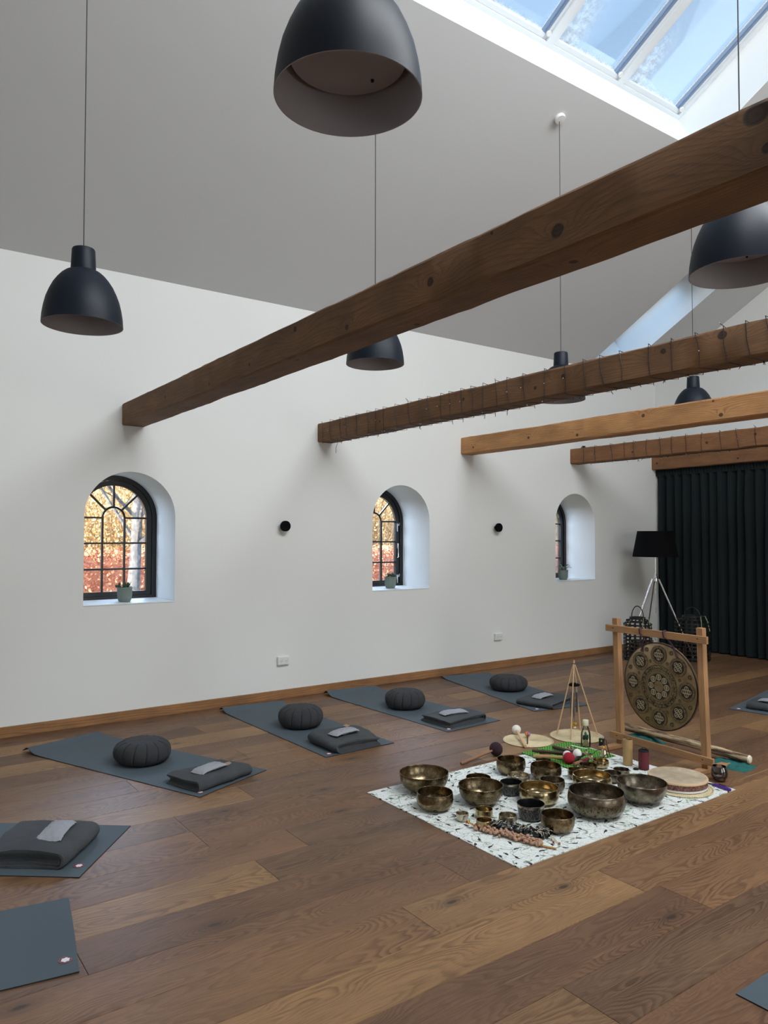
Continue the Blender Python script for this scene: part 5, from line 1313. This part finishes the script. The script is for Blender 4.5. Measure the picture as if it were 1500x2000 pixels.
MB().lathe([(0.171, 0.0594), (0.166, 0.0585), (0.001, 0.0575)], 90, cap0=False, cap1=False).build('drum_skin', 'skin', dr, smooth=35)
cn = thing('tealight_holder', 'round smoked-glass tealight holder on the floor right of the drum', 'candle holder', (3.84, 4.645, 0))
MB().lathe([(0.001, 0.0), (0.026, 0.0), (0.040, 0.012), (0.051, 0.035), (0.053, 0.055), (0.047, 0.082), (0.041, 0.097), (0.039, 0.097), (0.045, 0.081), (0.051, 0.055), (0.049, 0.036), (0.038, 0.015), (0.001, 0.012)], 44, cap0=False, cap1=False).build('glass_body', 'smoke_glass', cn, smooth=40)
MB().lathe([(0.019, 0.016), (0.020, 0.017), (0.020, 0.034), (0.001, 0.034)], 28, cap1=False).build('tealight', 'wax', cn, smooth=35)
pt = thing('purple_tool', 'small tool with purple plastic handle at the right corner of the cloth', 'tool', (3.915, 4.510, 0.014), radians(-8))
MB().tube([(-0.045, 0, -0.004), (-0.02, 0, 0.0), (0.02, 0, 0.002), (0.06, 0, 0.001), (0.085, 0, 0.0)], [0.0075, 0.0095, 0.011, 0.0105, 0.0085], 14).build('handle', 'purple', pt, smooth=50)
MB().tube([(-0.12, 0.004, -0.0095), (-0.045, 0, -0.004)], 0.0035, 8).build('shaft', 'black_metal', pt, smooth=50)
MB().box(0.0, 0.05, -0.004, 0.004, 0.0115, 0.0135).build('grip_inlay', 'black_bowl', pt)

# ------------------------------------------------------------------ shell strings
rn = random.Random(21)
P0, P1 = Vector((3.495, 2.79, 0)), Vector((3.955, 2.945, 0)); D = (P1 - P0); pdir = Vector((-D.y, D.x, 0)).normalized()
st = thing('nutshell_rattle', 'tan nut-shell rattle on a striped red ribbon at the front of the cloth', 'rattle', tuple(P0))
def ribbon(root, pts, w, mats, name, zoff=0.0):
    for k, mt in enumerate(mats):
        m = MB(); vs = []
        off = (k - (len(mats) - 1) / 2) * w
        for i, p in enumerate(pts):
            a = pts[max(0, i - 1)]; b = pts[min(len(pts) - 1, i + 1)]; d = (Vector(b) - Vector(a)).normalized(); s_ = Vector((-d.y, d.x, 0.0)).normalized()
            c = Vector(p) + s_ * off; vs += [c - s_ * w / 2, c + s_ * w / 2, c + s_ * w / 2 - Vector((0, 0, 0.0012)), c - s_ * w / 2 - Vector((0, 0, 0.0012))]
        m.add(vs, [(4 * i + j, 4 * i + (j + 1) % 4, 4 * i + 4 + (j + 1) % 4, 4 * i + 4 + j) for i in range(len(pts) - 1) for j in range(4)])
        m.build(name, mt, root, smooth=60)
rp = []
for i in range(31):
    t = i / 30; q = D * t + pdir * (0.012 * sin(t * 7)); z = 0.010 + 0.010 * max(0, sin(pi * min(1, max(0, (t - 0.08) / 0.8)))) + 0.02 * math.exp(-(t / 0.04) ** 2)
    rp.append((q.x, q.y, z))
rp = [(-0.05, 0.012, 0.012), (-0.035, 0.006, 0.034), (-0.015, 0.0, 0.022)] + rp
ribbon(st, rp, 0.0055, ['rib_red', 'rib_yellow', 'rib_green'], 'ribbon')
def nut(sz):
    return MB().lathe([(0.0005, -sz), (sz * 0.45, -sz * 0.75), (sz * 0.68, -sz * 0.15), (sz * 0.6, sz * 0.45), (sz * 0.3, sz * 0.85), (0.0005, sz)], 12, cap0=False, cap1=False)
nut0 = nut(0.0125).build('nut_shell', 'pistachio', st, smooth=60)
first = True
for i in range(120):
    t = 0.05 + 0.80 * (i + rn.random()) / 120; q = D * t + pdir * rn.uniform(-0.026, 0.030)
    o = nut0 if first else nut0.copy()
    if not first: COL.objects.link(o)
    first = False
    o.location = (q.x, q.y, rn.uniform(0.012, 0.030)); o.rotation_euler = (rn.uniform(0, 3), rn.uniform(0, 3), rn.uniform(0, 6)); s_ = rn.uniform(0.8, 1.15); o.scale = (s_, s_, s_)
Q0, Q1 = Vector((3.555, 2.895, 0)), Vector((3.83, 3.035, 0)); E_ = Q1 - Q0; pe = Vector((-E_.y, E_.x, 0)).normalized()
sp_ = thing('seed_pod_rattle', 'black seed-pod rattle with pale edges lying behind the nutshell string', 'rattle', tuple(Q0))
pod0 = MB().grid(10, 8, lambda u, v: (0.0005 + 0.017 * sin(pi * u) * (0.6 + 0.4 * sin(pi * v)) * cos(2.2 * (v - 0.5)), 0.017 * sin(pi * u) * sin(2.2 * (v - 0.5)), 0.024 * cos(pi * u))).build('seed_pod', 'black_pod', sp_, smooth=60)
edge0 = MB().tube([(0.006 * sin(pi * u), 0.0135 * sin(pi * u), 0.020 * cos(pi * u)) for u in [k / 8 for k in range(9)]], 0.0015, 5).build('pod_edge', 'bone', pod0, smooth=60)
for i in range(76):
    t = rn.random(); q = E_ * t + pe * rn.uniform(-0.045, 0.04)
    if i == 0: o, e = pod0, edge0
    else:
        o = pod0.copy(); COL.objects.link(o); e = edge0.copy(); COL.objects.link(e); e.parent = o
    o.location = (q.x, q.y, rn.uniform(0.019, 0.030)); o.rotation_euler = (rn.uniform(0.6, 2.5), rn.uniform(-0.6, 0.6), rn.uniform(0, 6)); o.scale = (0.92, 0.92, 0.92)
MB().tube([(E_.x, E_.y, 0.02), (E_.x + 0.03, E_.y - 0.01, 0.012), (E_.x + 0.075, E_.y - 0.04, 0.008)], 0.0028, 6).tube([(E_.x, E_.y, 0.02), (E_.x + 0.04, E_.y + 0.0, 0.012), (E_.x + 0.09, E_.y - 0.025, 0.008)], 0.0028, 6).build('cord_ends', 'bone', sp_, smooth=60)
MB().ball((E_.x + 0.062, E_.y - 0.035, 0.011), 0.006, 12, 8).build('pink_bead', 'logo_red', sp_, smooth=60)
MB().ball((E_.x + 0.092, E_.y - 0.025, 0.011), 0.0065, 12, 8).build('brown_bead', 'wood_mid', sp_, smooth=60)

# ------------------------------------------------------------------ outdoors
br = thing('sun_block', 'unseen gabled block added to keep direct sun off the house', 'sun blocker', (9.0, -13.0, -0.15))  # gabled mass added out of view to keep sun out of the room
MB().box(-13, 13, -3, 3, 0, 7.5).build('sun_block_wall', 'stone', br)
MB().prism([(-3.4, 7.3), (3.4, 7.3), (0, 11.6)], -13.3, 13.3, 'X').build('sun_block_roof', 'roof', br)
tag(MB().grid(4, 4, lambda u, v: (-0.62 - 70 * u, -30 + 110 * v, -0.15)).build('ground', 'grass'), kind='structure')
def leaves(rnd, N, gen, sz):
    vs = []; fs = []
    for i in range(N):
        c = Vector(gen(rnd)); a = Vector((rnd.uniform(-1, 1), rnd.uniform(-1, 1), rnd.uniform(-1, 1))).normalized(); b = a.orthogonal().normalized(); s_ = sz * rnd.uniform(0.6, 1.3)
        k = len(vs); vs += [c - a * s_, c + b * s_ * 0.6, c + a * s_, c - b * s_ * 0.6]; fs.append((k, k + 1, k + 2, k + 3))
    m = MB(); m.v = [tuple(v) for v in vs]; m.f = fs; m.mi = [0] * len(fs); return m
def fastbuild(m, name, mt, parent=None):
    me = bpy.data.meshes.new(name); me.from_pydata(m.v, [], m.f); me.materials.append(M[mt]); o = bpy.data.objects.new(name, me); COL.objects.link(o)
    if parent: o.parent = parent
    return o
rnd = random.Random(5)
hd = thing('beech_hedge', 'clipped russet beech hedge seen through the arched windows', 'hedge', (-9.0, 12, 0))
HT = 1.22
MB().box(-0.55, 0.45, -11, 20, -0.15, HT - 0.12).build('hedge_core', 'beech', hd)
tag(fastbuild(leaves(rnd, 26000, lambda r: (0.5 + r.uniform(-0.12, 0.16), r.uniform(-10, 14), r.uniform(-0.1, HT)), 0.038), 'hedge_leaves', 'beech', hd), kind='stuff')
tag(fastbuild(leaves(rnd, 5000, lambda r: (r.uniform(-0.5, 0.5), r.uniform(-10, 14), HT + r.uniform(-0.1, 0.10)), 0.05), 'hedge_top_leaves', 'beech', hd), kind='stuff')
def tree(x, y, h, r0, label, seed, nb=26, mt='bark', lean_=(0, 0), group=None, z_first=1.6, leafn=0):
    rn_ = random.Random(seed); root = thing('bare_tree', label, 'tree', (x, y, -0.15), 0, group)
    N = 14; pts = []; rr = []
    for i in range(N + 1):
        t = i / N; pts.append(Vector((lean_[0] * t + 0.12 * r0 * 6 * noise.noise(Vector((t * 3, seed, 0))), lean_[1] * t + 0.12 * r0 * 6 * noise.noise(Vector((t * 3, seed, 5))), h * t))); rr.append(r0 * (1.25 - 0.25 * min(1, t * 8)) * (1 - 0.8 * t))
    MB().tube([tuple(p) for p in pts], rr, 12).build('trunk', mt, root, smooth=60)
    m = MB()
    for b in range(nb):
        t = rn_.uniform(z_first / h, 0.98); k = min(N - 1, int(t * N)); base = pts[k].lerp(pts[k + 1], t * N - k); a = rn_.uniform(0, 2 * pi); L = h * 0.34 * (1.1 - t) + 0.5; el = rn_.uniform(0.2, 0.9)
        q = [base]; d = Vector((cos(a) * cos(el), sin(a) * cos(el), sin(el)))
        for s_ in range(5):
            d = (d + Vector((rn_.uniform(-.25, .25), rn_.uniform(-.25, .25), rn_.uniform(-.15, .3)))).normalized(); q.append(q[-1] + d * L / 5)
        rb = max(0.008, r0 * 0.38 * (1.15 - t)); m.tube([tuple(p) for p in q], [rb * (1 - 0.85 * s_ / 5) for s_ in range(6)], 5, caps=False)
        for s_ in range(1, 6):
            for _ in range(2):
                d2 = (d + Vector((rn_.uniform(-1, 1), rn_.uniform(-1, 1), rn_.uniform(-.5, .9)))).normalized(); q0 = q[s_]; L2 = L * 0.3
                m.tube([tuple(q0), tuple(q0 + d2 * L2 * 0.5 + Vector((0, 0, 0.03))), tuple(q0 + d2 * L2)], [rb * 0.3, rb * 0.2, 0.003], 3, caps=False)
    tag(m.build('branches', mt, root), kind='stuff')
    return root
tree(-7.3, 4.22, 9.0, 0.115, 'pale grey tree trunk seen through the right side of the nearest window', 31, 30, 'bark', (0.3, 0.35), z_first=1.5)
G_ = 'slender bare trees of the thicket outside'
k = 0
pos = [(-15, 7.5), (-17, 9.5), (-16, 12), (-19, 14.5), (-15.5, 17), (-18, 20), (-15, 23.5), (-20, 27), (-17, 31), (-22, 35), (-24, 24), (-21, 10)]
for (x, y) in pos:
    tree(x, y, rnd.uniform(7, 11), rnd.uniform(0.06, 0.12), 'slender bare tree of the sunlit thicket beyond the hedge', 100 + k, 30, 'twig', (rnd.uniform(-1, 1), rnd.uniform(-1, 1)), G_, 0.8); k += 1
th_ = thing('thicket', 'sunlit tan winter thicket filling the view beyond the hedge', 'thicket', (-18, 18, -0.15))
def thick(r):
    x = r.uniform(-7, 3.2); y = r.uniform(-16, 26); H = 5.0 * (0.75 + 0.35 * noise.noise(Vector((x * 0.3, y * 0.25, 0)))); return (x, y, H * r.random() ** 1.15)
tag(fastbuild(leaves(rnd, 90000, thick, 0.06), 'dry_leaves', 'tan_leaf', th_), kind='stuff')
m = MB()
for i in range(2600):
    x = rnd.uniform(-7, 3.6); y = rnd.uniform(-16, 26); L = rnd.uniform(2, 6.5); a = rnd.uniform(0, 6.28); e = rnd.uniform(0.0, 0.45)
    p0 = Vector((x, y, 0)); p1 = p0 + Vector((cos(a) * e, sin(a) * e, 1)) * L * 0.5; p2 = p1 + Vector((cos(a) * e * 1.7, sin(a) * e * 1.7, 1)) * L * 0.5
    m.tube([tuple(p0), tuple(p1), tuple(p2)], [0.022, 0.015, 0.005], 3, caps=False)
tag(fastbuild(m, 'stems', 'twig', th_), kind='stuff')
